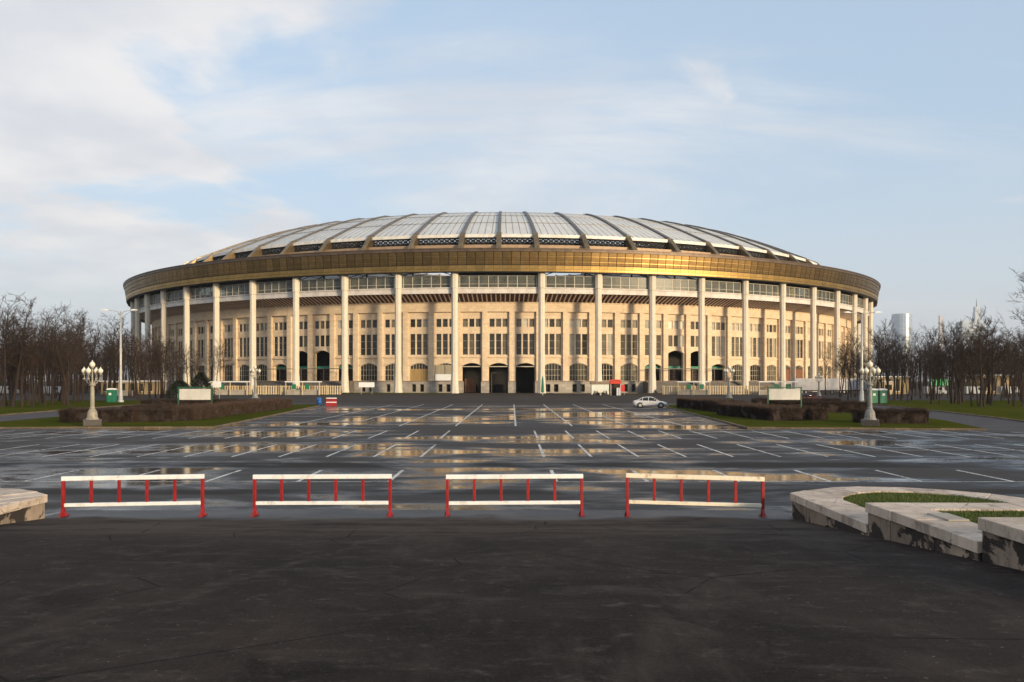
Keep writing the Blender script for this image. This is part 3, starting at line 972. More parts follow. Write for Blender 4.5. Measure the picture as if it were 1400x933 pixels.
for half, nm in ((3.0, 9), (2.25, 7)):
    lat = MB()
    for i in range(nm):
        t0 = -half + 2 * half * i / nm; t1 = t0 + 2 * half / nm
        for zz in (46.0, 47.0):
            lat.tube([P(142.9, t0, zz), P(142.9, t1, zz + 1.0)], .20, 4, False); lat.tube([P(142.9, t1, zz), P(142.9, t0, zz + 1.0)], .20, 4, False)
        lat.tube([P(142.8, t0, 45), P(142.8, t0, 48.2)], .13, 4, False)
    lat.polar(-half, half, 142.7, 142.9, 46.95, 47.08, 3); lat.polar(-half, half, 142.2, 142.6, 44.6, 46.6, 3); lat.polar(-half, half, 142.5, 142.7, 47.6, 48.1, 3)  # dark bands added behind the bars to block brightness and darken the opening
    RP[('lat', half)] = lat.mesh('roof_lattice', MAT['steel'])
for a, b in zip(FINS[:-1], FINS[1:]):
    half = (b - a) / 2; c = (a + b) / 2
    for i in range(5): link('roof_panel', RP[(half, i)], st, R(c))
    link('glazing_bars', RP[('bar', half)], st, R(c))
    if abs(c) < 85: link('roof_lattice', RP[('lat', half)], st, R(c))
m = MB()
for i in range(5):
    for t in range(90, 270, 6):
        r0, r1 = ROWS[i], ROWS[i + 1]; m.poly([P(r0, t, roof_z(r0)), P(r0, t + 6, roof_z(r0)), P(r1, t + 6, roof_z(r1)), P(r1, t, roof_z(r1))])
m.build('rear_roof_shell', MAT['roof'], st)

MAT['step'] = M('shade_toned_step_stone', (.13, .115, .10), .9, c2=(.09, .08, .072), scale=.6)  # shade over the stairs is put into this darker stone colour
# terraces with steps, gate frames -----------------------------------
for s in (-1, 1):
    for i in range(11):
        a, b = sorted((s * 16.6, s * 34.4))
        m = MB(); r0 = 154.0; r1 = 156.6 + i * .72
        m.polar(a, b, r0, r1, 3.45 - .315 * (i + 1) + .003, 3.45 - .315 * i, 10)
        m.build('step', MAT['step'], st)
    gf = MB()
    a, b = sorted((s * 16.4, s * 29))
    gf.polar(a, b, 156.2, 156.4, 7.2, 7.42, 8)
    for t in np.arange(a, b + .1, 3.0): gf.polar(t - .035, t + .035, 156.2, 156.4, 3.45, 7.2)
    gf.build('gate_frame', MAT['frame_dark'], st)
m = MB(); m.polar(-16, -5, 162.6, 168.0, 0.0, .16, 12); tag(m.build('grass_verge', MAT['lawn'], None, loc=(SX, SY, 0)), 'narrow grass verge along the plinth of the stadium', kind='structure')
m = MB(); m.polar(5.4, 14, 162.6, 166.5, 0.0, .14, 12); tag(m.build('pavement', MAT['kerb'], None, loc=(SX, SY, 0)), 'low pavement along the plinth right of the portals', kind='structure')


# ------------------------------------------------------------------ red and white barriers
def barrier(label, x0, x1, y, dz=(0, 0), warm=False, yaw=0.0):
    L = x1 - x0
    o = tag(empty('crowd_barrier', ((x0 + x1) / 2, y, max(ramp_z(y), 0) + .004), yaw), label, 'barrier', 'red and white barriers across the ramp')
    w = MAT['white_warm_lit'] if warm else MAT['white']
    h = L / 2; T = .038
    def zt(x): t = (x + h) / L; return dz[0] * (1 - t) + dz[1] * t
    def rail(nm, x0, x1, zc, th):
        m = MB(); a, b = zt(x0), zt(x1)
        m.hexa([(x0, -.05, zc - th + a), (x1, -.05, zc - th + b), (x1, .05, zc - th + b), (x0, .05, zc - th + a),
                (x0, -.05, zc + th + a), (x1, -.05, zc + th + b), (x1, .05, zc + th + b), (x0, .05, zc + th + a)])
        return m.build(nm, w, o, bevel=.008)
    rail('top_rail', -h - .04, h + .04, 1.025, .058)
    rail('lower_rail', -h + T, h - T, .33, .046)
    for s in (-h, h):
        m = MB(); m.box(s - T, s + T, -.045, .045, .03, .966 + zt(s)); p = m.build('post', MAT['red'], o, bevel=.006)
        m = MB()
        m.prism([(s - .08, 0.02), (s + .08, .02), (s + T, .13), (s - T, .13)], 1, -.04, .04)
        m.prism([(-.28, .0), (.28, .0), (.22, .035), (-.22, .035)], 0, s - .05, s + .05)
        m.prism([(-.16, .03), (.16, .03), (.05, .20), (-.05, .20)], 0, s - .03, s + .03)
        m.build('foot', MAT['red'], p)
    for i in range(1, 5):
        x = -h + L * i / 5
        m = MB(); m.box(x - .036, x + .036, -.03, .03, .377 + zt(x), .966 + zt(x)); m.build('baluster', MAT['red'], o, bevel=.005)
    return o

MAT['white_warm_lit'] = M('warm_lit_weathered_white', (.70, .64, .52), .5, c2=(.58, .49, .36), scale=3, lo=.45, hi=.75, c3=(.33, .20, .11), s3=3.5)  # warm sunlight tint put into the rail colour; brown blotches are dirt
kx = 23.1 / 1200
barrier('red and white barrier nearest the low stone block at the edge of the picture', (88 - 700) * kx, (276 - 700) * kx, 23.1, (-.03, .02), yaw=.03)
barrier('red and white barrier second from the low stone block', (346 - 700) * kx, (533 - 700) * kx, 23.2, (.0, .025), yaw=-.025)
barrier('red and white barrier standing in front of the central portals, third of four', (611 - 700) * kx, (796 - 700) * kx, 23.3, (.0, .015), yaw=.012)
barrier('barrier with rails coloured warm as if sunlit, beside the stepped stone planter', (858 - 700) * kx, (1042 - 700) * kx, 23.1, (.045, -.04), True, yaw=-.035)

# ------------------------------------------------------------------ stone planters flanking the ramp
def coping_mat():
    t = NT('coping_limestone')
    w = t.coord('World')
    n1 = t.noise(w, 1.1, 7, .68, .4); n2 = t.noise(w, 4.5, 7, .75, .5); n3 = t.noise(w, 28, 4, .75); n4 = t.noise(t.coord('World', (1, 1, .3), (4, 1, 0)), 2.2, 6, .7, .6)
    col = t.mix(t.ramp(n1, .34, .66), (.42, .335, .27), (.58, .485, .40))
    col = t.mix(t.math('MULTIPLY', t.ramp(n4, .52, .66), .6), col, (.17, .145, .125))
    col = t.mix(t.math('MULTIPLY', t.ramp(n2, .54, .70), .55), col, (.12, .10, .085))
    col = t.mix(t.math('MULTIPLY', t.ramp(n3, .55, .75), .5), col, (.20, .165, .135))
    cr = t.voro(t.coord('World', (1, 1, 1), (.2, .5, 0)), .9, 'DISTANCE_TO_EDGE')
    col = t.mix(t.math('MULTIPLY', t.math('MULTIPLY', t.ramp(cr, .012, .0), t.ramp(n1, .48, .55)), .8), col, (.05, .042, .036))
    n = t.N.new('ShaderNodeMapRange'); n.inputs[3].default_value = .84; n.inputs[4].default_value = 1.14
    t.L.new(t.rnd(), n.inputs[0]); h = t.N.new('ShaderNodeHueSaturation'); t.L.new(n.outputs[0], h.inputs['Value']); t.L.new(col, h.inputs['Color'])
    t.set('Base Color', h.outputs[0]); t.set('Roughness', .88); t.set('Specular IOR Level', .25)
    t.bump(t.math('ADD', n3, n2), .5, .02)
    return t.m
MAT['coping'] = coping_mat()
def facing_mat():
    t = NT('facing_limestone_patchy')
    w = t.coord('World')
    n1 = t.noise(w, 1.3, 6, .65, .3); n3 = t.noise(w, 16, 5, .7)
    col = t.mix(t.ramp(n1, .3, .7), (.20, .155, .12), (.31, .245, .19))
    col = t.mix(t.math('MULTIPLY', t.ramp(n3, .5, .8), .4), col, (.11, .088, .07))
    n = t.N.new('ShaderNodeMapRange'); n.inputs[3].default_value = .8; n.inputs[4].default_value = 1.2
    t.L.new(t.rnd(), n.inputs[0]); h = t.N.new('ShaderNodeHueSaturation'); t.L.new(n.outputs[0], h.inputs['Value']); t.L.new(col, h.inputs['Color'])
    # blackened patches where the face has spalled away
    p = t.noise(t.coord('World', (1, .8, 1.15), (2.2, 1.7, .4)), 1.25, 6, .62, .35)
    m = t.ramp(p, .520, .555)
    run = t.noise(t.coord('World', (1, 1, .15), (.5, .2, 0)), 3.2, 5, .7, .2)
    body = t.mix(t.math('MULTIPLY', t.ramp(run, .48, .70), .65), h.outputs[0], (.075, .06, .05))
    t.set('Base Color', t.mix(t.math('MULTIPLY', m, .93), body, (.022, .019, .018)))
    t.set('Roughness', .9); t.set('Specular IOR Level', .2)
    t.bump(t.math('SUBTRACT', t.math('MULTIPLY', n3, .25), m), .8, .04)
    return t.m
MAT['facing'] = facing_mat()
MAT['facing_clean'] = stone_mat('facing_limestone', (.27, .21, .165), (.36, .285, .22), (.10, .08, .065), 1.3, .45, rnd=.16)
MAT['core'] = M('blackened_core_wall', (.020, .018, .017), .95, c2=(.045, .038, .032), scale=3, bump=.6, bscale=12)

def inset_quad(m, q, z0, z1, g=.010):
    c = sum((Vector(p) for p in q), Vector((0, 0))) / len(q)
    q = [Vector(p) + (c - Vector(p)).normalized() * g for p in q]
    m.hexa([(p.x, p.y, z0) for p in q] + [(p.x, p.y, z1) for p in q])

def grass_blades(name, pts_fn, n, parent, zf, hmin=.03, hmax=.075):
    m = MB(); r = random.Random(3)
    for i in range(n):
        x, y = pts_fn(r); z = zf; h = r.uniform(hmin, hmax); a = r.uniform(0, 2 * PI); w = .006
        dx, dy = math.cos(a) * w, math.sin(a) * w; lx, ly = r.uniform(-.03, .03), r.uniform(-.03, .03)
        m.poly([(x - dx, y - dy, z), (x + dx, y + dy, z), (x + lx, y + ly, z + h)])
    o = m.build(name, MAT['blade'], parent); o['kind'] = 'stuff'; return o

MAT['blade'] = M('grass_blade', (.055, .090, .016), .8, c2=(.085, .095, .025), scale=2, coord='World')

def facing_wall(root, fx, y_far, y_near, ztop, broken, seed, sgn):
    """stone slabs against the blackened core; some have broken away at the foot"""
    r = random.Random(seed)
    y = y_far - .03; i = 0
    while y > y_near + .2:
        L = min(r.uniform(.85, 1.25), y - y_near)
        ya, yb = y, y - L
        zb = lambda q: ramp_z(q) - .06
        b = broken[i % len(broken)]; i += 1
        if b == 2:
            y = yb; continue                                # slab gone altogether below the coping
        pts = [(yb + .006, ztop), (ya - .006, ztop)]
        if b == 1:
            n = 14; cur = r.uniform(.1, .25)
            for k in range(n + 1):
                q = ya - .006 - (L - .012) * k / n; cur = max(.02, min(.88, cur + r.uniform(-.12, .12))); f = cur
                base = zb(q); pts.append((q, base + max(.03, (ztop - base)) * max(.05, min(.8, f))))
        else:
            pts += [(ya - .006, zb(ya)), (yb + .006, zb(yb))]
        m = MB(); d = r.uniform(-.012, .012)
        a0, a1 = sorted((fx + sgn * d, fx + sgn * .07))
        m.prism(pts, 0, a0, a1)
        m.build('facing_stone', MAT['facing'], root)
        y = yb

def planter_right():
    root = tag(empty('stone_planter', (7.2, 22, 0)), 'stepped pale stone planter with grass beside the ramp, facing fallen away in places', 'planter')
    root.location = (0, 0, 0)
    CT = .19
    # tier 1: rounded far end
    out = [(7.18, 17.8), (7.18, 22.7), (7.75, 23.25), (8.6, 23.85), (9.55, 24.15), (10.5, 24.0), (11.5, 23.45), (12.35, 22.6), (12.95, 21.3), (13.1, 19.5), (13.1, 17.8)]
    inn = [(8.08, 17.8), (8.08, 21.4), (8.35, 22.1), (8.95, 22.75), (9.75, 23.12), (10.55, 23.0), (11.3, 22.5), (11.75, 21.7), (11.95, 20.8), (12.05, 19.3), (12.05, 17.8)]
    for i in range(10):
        n = max(1, int((Vector(out[i]) - Vector(out[i + 1])).length / 1.05))
        for k in range(n):
            l = lambda A, B, t: (A[0] + (B[0] - A[0]) * t, A[1] + (B[1] - A[1]) * t)
            q = [l(out[i], out[i + 1], k / n), l(out[i], out[i + 1], (k + 1) / n), l(inn[i], inn[i + 1], (k + 1) / n), l(inn[i], inn[i + 1], k / n)]
            q = q[::-1]
            dz = random.uniform(-.008, .008)
            m = MB(); inset_quad(m, q, .70 - CT + dz, .70 + dz); m.build('coping_stone', MAT['coping'], root, bevel=.012)
    mk = lambda ins: [(p[0] + (q[0] - p[0]) * ins, p[1] + (q[1] - p[1]) * ins) for p, q in zip(out, inn)]
    m = MB(); m.prism(mk(.09)[::-1], 2, -.1, .50); m.build('core_wall', MAT['core'], root)
    t1 = MB(); t1.poly([(p[0], p[1], .66) for p in mk(.97)][::-1]); t1.build('turf', MAT['turf'], root)
    def f1(r):
        while 1:
            x, y = r.uniform(8.1, 12), r.uniform(17.8, 23.1)
            if x < 8.4 and y > 21.4 + (x - 8.1) * 2.3: continue
            if y > 23.05 - .32 * abs(x - 9.75) ** 1.5: continue
            return x, y
    grass_blades('grass', f1, 16000, root, .655)
    facing_wall(root, 7.2, 22.62, 17.8, .52, (0, 0, 1, 0, 0), 5, 1)
    # tiers 2 and 3: straight, each a step higher up the ramp
    for ti, (yf, yn, zt, seed, brk) in enumerate(((17.8, 13.5, 1.135, 9, (0, 0, 0, 1, 0)), (13.5, 5.0, 1.50, 12, (0, 0, 0, 0, 0, 0)))):
        y = yf
        while y > yn + .3:                                 # left strip
            L = min(random.uniform(.95, 1.25), y - yn)
            dz = random.uniform(-.008, .008)
            m = MB(); inset_quad(m, [(7.15, y - L), (8.05, y - L), (8.05, y), (7.15, y)], zt - CT + dz, zt + dz); m.build('coping_stone', MAT['coping'], root, bevel=.012); y -= L
        x = 8.05
        while x < 16:                                      # far strip
            L = random.uniform(.95, 1.3); dz = random.uniform(-.008, .008)
            m = MB(); inset_quad(m, [(x, yf - .93), (x + L, yf - .93), (x + L, yf), (x, yf)], zt - CT + dz, zt + dz); m.build('coping_stone', MAT['coping'], root, bevel=.012); x += L
        m = MB(); m.box(7.28, 16.5, yn + .01, yf - .06, -.1, zt - CT - .005); m.build('core_wall', MAT['core'], root)
        m = MB(); m.poly([(8.03, yn, zt - .04), (16.4, yn, zt - .04), (16.4, yf - .9, zt - .04), (8.03, yf - .9, zt - .04)]); m.build('turf', MAT['turf'], root)
        grass_blades('grass', (lambda a, b: (lambda r: (r.uniform(8.06, 12.5), r.uniform(a, b))))(yn, yf - .95), 14000, root, zt - .045)
        facing_wall(root, 7.2, yf - .02, yn, zt - CT + .01, brk, seed, 1)
        x = 7.3                                            # far face of the tier, rising above the one behind
        while x < 16:
            L = random.uniform(.9, 1.2); m = MB(); m.box(x + .005, x + L - .005, yf - .08, yf - .01, zt - 1.0, zt - CT); m.build('facing_stone', MAT['facing'], root); x += L
    m = MB(); m.box(7.66, 8.03, 15.4, 16.2, 1.14, 1.165); m.build('loose_slab', MAT['plinth'], root)
    return root

planter_right()

def planter_left():
    root = tag(empty('stone_planter', (0, 0, 0)), 'end of a low sunlit stone planter at the edge of the picture', 'planter')
    CT = .19
    out = [(-12.0, 17.8), (-12.0, 22.7), (-12.55, 23.25), (-13.4, 23.85), (-14.35, 24.15), (-15.3, 24.0), (-16.3, 23.45), (-17.2, 22.6)]
    inn = [(-12.9, 17.8), (-12.9, 21.4), (-13.15, 22.1), (-13.75, 22.75), (-14.55, 23.12), (-15.35, 23.0), (-16.1, 22.5), (-16.55, 21.7)]
    for i in range(7):
        n = max(1, int((Vector(out[i]) - Vector(out[i + 1])).length / 1.05))
        for k in range(n):
            l = lambda A, B, t: (A[0] + (B[0] - A[0]) * t, A[1] + (B[1] - A[1]) * t)
            q = [l(out[i], out[i + 1], k / n), l(out[i], out[i + 1], (k + 1) / n), l(inn[i], inn[i + 1], (k + 1) / n), l(inn[i], inn[i + 1], k / n)]
            dz = random.uniform(-.015, .015)
            m = MB(); inset_quad(m, q, .66 - CT + dz, .66 + dz); m.build('coping_stone', MAT['coping'], root, bevel=.012)
    pts = [(p[0] + (q[0] - p[0]) * .09, p[1] + (q[1] - p[1]) * .09) for p, q in zip(out, inn)] + [(-17.2, 17.8)]
    m = MB(); m.prism(pts, 2, -.1, .46); m.build('core_wall', MAT['core'], root)
    m = MB(); m.poly([(p[0], p[1], .62) for p in inn] + [(-16.6, 17.8, .62)]); m.build('turf', MAT['turf'], root)
    facing_wall(root, -12.02, 22.62, 17.8, .48, (0, 0, 1, 0, 1), 21, -1)
    m = MB(); m.box(-12.0, -11.72, 18.0, 22.9, -.05, .035); m.build('apron_slab', MAT['coping'], root)
    return root

planter_left()

# ------------------------------------------------------------------ ornate lamps
MAT['lamp_body'] = M('cast_lamp_body', (.30, .275, .22), .6, c2=(.21, .19, .15), scale=3, bump=.2)
MAT['lamp_dark'] = M('grey_cast_lamp_body', (.22, .22, .21), .6, c2=(.15, .15, .145), scale=3, bump=.2)
MAT['granite'] = M('dark_granite_base', (.030, .027, .028), .6, c2=(.055, .045, .042), scale=6)
MAT['globe'] = M('opal_lamp_globe', (.66, .62, .50), .25)
def lamp(label, x, y, body, sc_=1.0, group='ornate lamps with five globes'):
    o = tag(empty('street_lamp', (x, y, .1), -math.atan2(x, y)), label, 'lamp', group); o.scale = (sc_,) * 3
    MB().box(-.66, .66, -.66, .66, 0, .48).build('base', MAT['granite'], o, bevel=.03)
    MB().lathe([(.48, .48), (.48, .56), (.40, .62), (.38, .92), (.33, 1.12), (.23, 1.26), (.19, 1.32), (.21, 1.38), (.17, 1.44)], 12).build('pedestal', body, o)
    MB().lathe([(.165, 1.44), (.155, 2.9), (.14, 3.08), (.25, 3.14), (.25, 3.22), (.10, 3.30), (.065, 3.5), (.05, 4.45), (.11, 4.5), (.11, 4.56)], 12).build('post', body, o)
    gm = [(.05, 0), (.13, .04), (.185, .13), (.195, .21), (.165, .31), (.09, .385), (.04, .42), (.03, .50), (.0, .53)]
    for a in (0, 62, 180, 242):
        ca, sa = math.cos(R(a)), math.sin(R(a))
        p = MB(); rr_ = .58
        p.tube([(ca * .08, sa * .08, 3.24), (ca * .3, sa * .3, 3.34), (ca * .52, sa * .52, 3.62), (ca * rr_, sa * rr_, 3.98)], [.04, .04, .035, .03], 6)
        p.lathe([(.02, 3.55), (.12, 3.66), (.03, 3.74)], 8, (ca * rr_, sa * rr_, 0))
        p.lathe([(.03, 3.94), (.10, 3.98), (.12, 4.05), (.08, 4.09)], 8, (ca * rr_, sa * rr_, 0))
        ar = p.build('arm', body, o)
        MB().lathe([(r, z + 4.08) for r, z in gm], 14, (ca * rr_, sa * rr_, 0)).build('globe', MAT['globe'], ar, smooth=True)
    MB().lathe([(r * 1.1, z * 1.1 + 4.55) for r, z in gm], 14).build('globe', MAT['globe'], o, smooth=True)
    return o
lamp('pale ornate lamp with five globes in front of the left hedges', -32.8, 68.6, MAT['lamp_body'])
lamp('grey ornate lamp with five globes in front of the right hedges', 27.9, 68.4, MAT['lamp_dark'])
lamp('small distant ornate lamp before the left beige fence', -43.9, 150, MAT['lamp_dark'], 1.22)
lamp('small distant ornate lamp before the right beige fence', 37.1, 150, MAT['lamp_dark'], 1.22)
lamp('small distant ornate lamp before the grey trailer', 61.2, 175, MAT['lamp_dark'], 1.0)

MAT['galv'] = M('galvanised_pole', (.42, .42, .41), .5, .3, c2=(.33, .33, .32), scale=1)
def tall_light(label, x, y, h):
    o = tag(empty('street_light', (x, y, 0)), label, 'street light', 'tall twin-arm street lights')
    MB().lathe([(.52, 0), (.52, .35), (.36, .5), (.30, 2.0), (.24, 2.1), (.20, 6), (.13, h)], 10).build('pole', MAT['galv'], o, smooth=True)
    for s in (-1, 1):
        a = MB(); a.tube([(0, 0, h - .6), (s * .5, 0, h - .05), (s * 1.3, -.2, h + .12), (s * 2.0, -.3, h + .15)], [.07, .06, .05, .05], 6)
        ar = a.build('arm', MAT['galv'], o)
        l = MB(); l.prism([(s * 1.85, h + .08), (s * 2.9, h + .14), (s * 2.95, h + .24), (s * 2.3, h + .36), (s * 1.85, h + .24)], 1, -.5, -.12); l.build('lamp_head', MAT['white'], ar)
    for z in (4.8, 8.4): MB().lathe([(.26, z), (.26, z + .5)], 8).build('clamp_box', MAT['galv'], o)
    return o
tall_light('tall grey twin-arm street light by the left grove', -64.2, 144, 15.0)
tall_light('tall grey twin-arm street light by the right grove', 54.2, 136, 14.0)

# ------------------------------------------------------------------ boards, toilets, bits and pieces
def info_board(label, x0, x1, y, zt, zb):
    o = tag(empty('information_board', ((x0 + x1) / 2, y, .1)), label, 'sign', 'blank boards in green frames'); h = (x1 - x0) / 2
    MB().box(-h + .12, h - .12, -.05, .05, zb, zt - .12).build('panel', MAT['board'], o)
    for s in (-h, h): MB().box(s - .06, s + .06, -.06, .06, 0, zt).build('post', MAT['dkgreen'], o)
    MB().box(-h - .1, h + .1, -.08, .08, zt, zt + .1).build('frame', MAT['dkgreen'], o)
    return o
info_board('blank white board in a green frame behind the left hedges', -36.1, -32.5, 95, 2.75, 1.45)
info_board('blank white board in a green frame behind the right hedges', 27.7, 31.3, 95, 2.75, 1.45)
def small_board(label, x0, x1, y, z0, z1):
    o = tag(empty('sign_board', ((x0 + x1) / 2, y, 0)), label, 'sign'); h = (x1 - x0) / 2
    MB().box(-h, h, -.04, .04, z0, z1).build('panel', MAT['white'], o)
    for s in (-h * .7, h * .7): MB().box(s - .05, s + .05, .045, .13, 0, z1 - .1).build('post', MAT['galv'], o)
small_board('small blank white board on posts by the evergreen bushes', -59.5, -57.0, 172, 2.35, 3.5)
small_board('blank white banner board in front of the plinth left of the portals', -41.2, -37.0, 236, 1.9, 3.2)
small_board('low white banner lying along the grey kiosk by the left hedges', -64.0, -60.4, 168, .3, 1.2)

def toilet(label, x, y):
    o = tag(empty('portable_toilet', (x, y, .1)), label, 'toilet', 'green portable toilets')
    MB().box(-.6, .6, -.6, .6, 0, 2.05).build('cabin', MAT['tgreen'], o, bevel=.05)
    MB().prism([(-.64, 2.05), (.64, 2.05), (.5, 2.25), (0, 2.33), (-.5, 2.25)], 1, -.64, .64).build('roof', MAT['white'], o)
    d = MB(); d.box(-.42, .42, -.64, -.602, .1, 1.95); dd = d.build('door', MAT['green'], o)
    MB().box(-.2, .2, -.66, -.642, 1.2, 1.55).build('notice', MAT['white'], dd)
MAT['tgreen'] = M('toilet_green_plastic', (.008, .13, .085), .45, c2=(.006, .10, .065), scale=2)
toilet('green portable toilet by the tall light on the left', -65.2, 143)
toilet('green portable toilet by the right lamp, nearer the stadium', 56.3, 137)
toilet('green portable toilet by the right lamp, farther from the stadium', 57.75, 137)

MAT['blue'] = M('blue_plastic', (.01, .09, .32), .4)
o = tag(MB().lathe([(.30, 0), (.36, .06), (.36, .34), (.38, .36), (.36, .38), (.36, .70), (.38, .72), (.36, .74), (.36, 1.0), (.30, 1.06)], 14).build('plastic_barrel', MAT['blue'], loc=(-29.2, 133, 0), smooth=True), 'bright blue plastic barrel at the end of the left lawn', 'barrel')
o = tag(empty('road_block', (-25.5, 124, 0), .1), 'red plastic road block with white stripes at the edge of the car park', 'road block')
MB().prism([(-.30, 0), (.30, 0), (.28, .25), (.12, .55), (.10, 1.15), (-.10, 1.15), (-.12, .55), (-.28, .25)], 0, -.72, .72).build('body', MAT['red'], o)
for z in (.52, 1.1): MB().box(-.73, .73, -.14, .14, z, z + .12).build('stripe', MAT['white'], o)

# closed parasol, food trailer, red awning and placard in front of the plinth
o = tag(empty('closed_parasol', (7.55, 216, 0)), 'tall closed green parasol beside the right portal', 'parasol')
MB().lathe([(.10, 0), (.10, .9)], 8).build('pole', MAT['galv'], o)
MB().lathe([(.30, .75), (.42, .8), (.36, 2.2), (.27, 3.6), (.17, 4.5), (.05, 4.75)], 9).build('canopy', MAT['green'], o)
MB().box(-.5, .5, -.5, .5, 0, .12).build('base', MAT['granite'], o)

o = tag(empty('food_trailer', (21.6, 216, 0)), 'white food trailer with a dark roof parked against the plinth', 'trailer')
MAT['trailer'] = M('trailer_white', (.72, .74, .66), .45, c2=(.62, .64, .57), scale=2)
m = MB(); m.prism([(-2.1, .25), (-1.85, .25), (-1.55, 1.15), (1.55, 1.15), (1.85, .25), (2.1, .25), (2.15, 2.75), (-2.15, 2.75)], 1, -1.1, 1.1); m.build('body', MAT['trailer'], o, bevel=.04)
MB().box(-2.3, 2.3, -1.25, 1.2, 2.76, 3.45).build('roof_board', MAT['cornice'], o)
for x in (-.62, .62):
    m = MB(); m.lathe([(.1, -.12), (.40, -.12), (.42, -.06), (.42, .06), (.40, .12), (.1, .12)], 16); m.v = [(v[0] + x, v[2] - 1.0, v[1] + .42) for v in m.v]
    wh = m.build('wheel', MAT['dark'], o)
m = MB(); m.tube([(0, -1.1, .55), (0, -1.7, .5)], .07, 6); m.lathe([(.05, 0), (.2, .05), (.2, .5), (.05, .55)], 8, (0, -1.7, .05)); m.build('jockey_wheel', MAT['galv'], o)
o = tag(empty('red_awning_kiosk', (25.6, 218, 0)), 'narrow kiosk with a bright red awning beside the food trailer', 'kiosk')
m = MB(); m.prism([(-1.6, 3.2), (1.0, 3.9), (1.0, 3.95), (-1.6, 3.3)], 0, -1.35, 1.35); m.prism([(-1.62, 2.9), (-1.58, 2.9), (-1.58, 3.3), (-1.62, 3.3)], 0, -1.35, 1.35); m.build('awning', M('red_awning_cloth', (.62, .05, .02), .7), o)
for x in (-1.2, 1.2): MB().box(x - .05, x + .05, -1.5, -1.4, 0, 3.1).build('post', MAT['white'], o)
MB().box(-1.3, 1.3, .2, 1.2, 0, 3.5).build('booth', MAT['brown_in'], o)
MB().box(.3, 1.1, -1.0, -.4, 0, 1.9).build('drinks_cooler', MAT['white'], o)
o = tag(empty('placard', (27.9, 222, 0)), 'square red placard on legs beside the red awning', 'sign')
MB().box(-.6, .6, -.04, .04, .9, 2.6).build('panel', M('red_placard', (.60, .03, .02), .6), o)
for x in (-.5, .5): MB().box(x - .04, x + .04, .045, .1, 0, 2.5).build('leg', MAT['galv'], o)

# beige fence sections and turnstile gates
MAT['fence'] = M('beige_fence_paint', (.60, .48, .30), .7, c2=(.48, .37, .23), scale=1.2, rnd=.08)
def fence_mesh(W):
    m = MB(); n = int(W / .34)
    for z in (.25, 2.15): m.box(-W / 2, W / 2, -.03, .03, z, z + .09)
    return m.mesh('rail', MAT['fence']), n
FW = 3.9
rail_me, fn_ = fence_mesh(FW)
pk_me = MB().box(-.16, .16, -.085, -.035, .08, 2.36).mesh('picket', MAT['fence'])
fp_post = MB().box(-.09, .09, -.09, .09, 0, 2.5).mesh('post', MAT['fence'])
def fence(label, x, y, group):
    o = tag(empty('fence_section', (x, y, 0)), label, 'fence', group)
    link('rail', rail_me, o)
    for i in range(6): link('picket', pk_me, o, 0, (-FW / 2 + .40 + i * .62, 0, 0))
    link('post', fp_post, o, 0, (-FW / 2, 0, 0))
    return o
ordn = ['first', 'second', 'third', 'fourth', 'fifth', 'sixth', 'seventh', 'eighth', 'ninth', 'tenth']
for i in range(9): fence('beige picket fence section in the left row, %s from the portals' % ordn[i], -46.0 - i * 3.98, 227, 'beige fence in front of the left terrace')
for i in range(7): fence('beige picket fence section in the right row, %s from the portals' % ordn[i], 41.0 + i * 3.98, 227, 'beige fence in front of the right terrace')
def turnstile(label, x, y, W, greens):
    o = tag(empty('turnstile_gate', (x, y, 0)), label, 'turnstile', 'turnstile gates before the terraces')
    MB().box(-W / 2, W / 2, -1.2, 1.2, 3.25, 3.5).build('canopy', MAT['white'], o)
    for s in (-W / 2 + .2, 0, W / 2 - .2): MB().box(s - .09, s + .09, -1.0, -.8, 0, 3.25).build('post', MAT['fence'], o)
    for g in greens: MB().box(g - .55, g + .55, -1.32, -1.22, 1.5, 2.75).build('panel', MAT['green'], o)
    MB().box(-W / 2 + .3, W / 2 - .3, -.2, .2, 0, 1.3).build('barrier_arm', MAT['plinth'], o)
turnstile('white roofed turnstile gate with two green panels nearest the left of the portals', -53.5, 225.2, 9, (-2.2, 1.2))
turnstile('white roofed turnstile gate with a green panel at the far left end of the fence', -72.0, 225.2, 9, (-2.0,))
turnstile('white roofed turnstile gate with two green panels nearest the right of the portals', 46.5, 225.2, 8.5, (-1.4, 1.9))
turnstile('white roofed turnstile gate with two green panels at the far right end of the fence', 68.0, 225.2, 10, (-.5, 2.4))
turnstile('small white roofed booth gate under the trees at the far left', -94.0, 212, 7, ())

# grey trailers by the right-hand columns
MAT['trailer_grey'] = M('grey_trailer_side', (.46, .45, .46), .5, c2=(.38, .37, .38), scale=.6)
def box_trailer(label, x, y, L):
    o = tag(empty('box_trailer', (x, y, 0)), label, 'trailer', 'grey box trailers by the columns')
    for i in range(4):
        a = -L / 2 + i * L / 4; MB().box(a + .015, a + L / 4 - .015, -1.3, 1.3, 1.05, 4.3).build('side_panel', MAT['trailer_grey'], o)
    MB().box(-L / 2, L / 2, -1.1, 1.1, .75, 1.04).build('chassis', MAT['steel'], o)
    for x_ in (-L * .42, -L * .33, -L * .24, L * .36):
        m = MB(); m.lathe([(.1, -.15), (.48, -.15), (.5, -.08), (.5, .08), (.48, .15), (.1, .15)], 16); m.v = [(v[0] + x_, v[2] - 1.1, v[1] + .5) for v in m.v]
        wh = m.build('wheel', MAT['dark'], o)
        m = MB(); m.lathe([(.02, -.02), (.24, -.02), (.24, .02), (.02, .02)], 12); m.v = [(v[0] + x_, v[2] - 1.27, v[1] + .5) for v in m.v]; m.build('rim', MAT['galv'], wh)
box_trailer('long grey box trailer parked nearer the portals', 84.2, 244, 12.0)
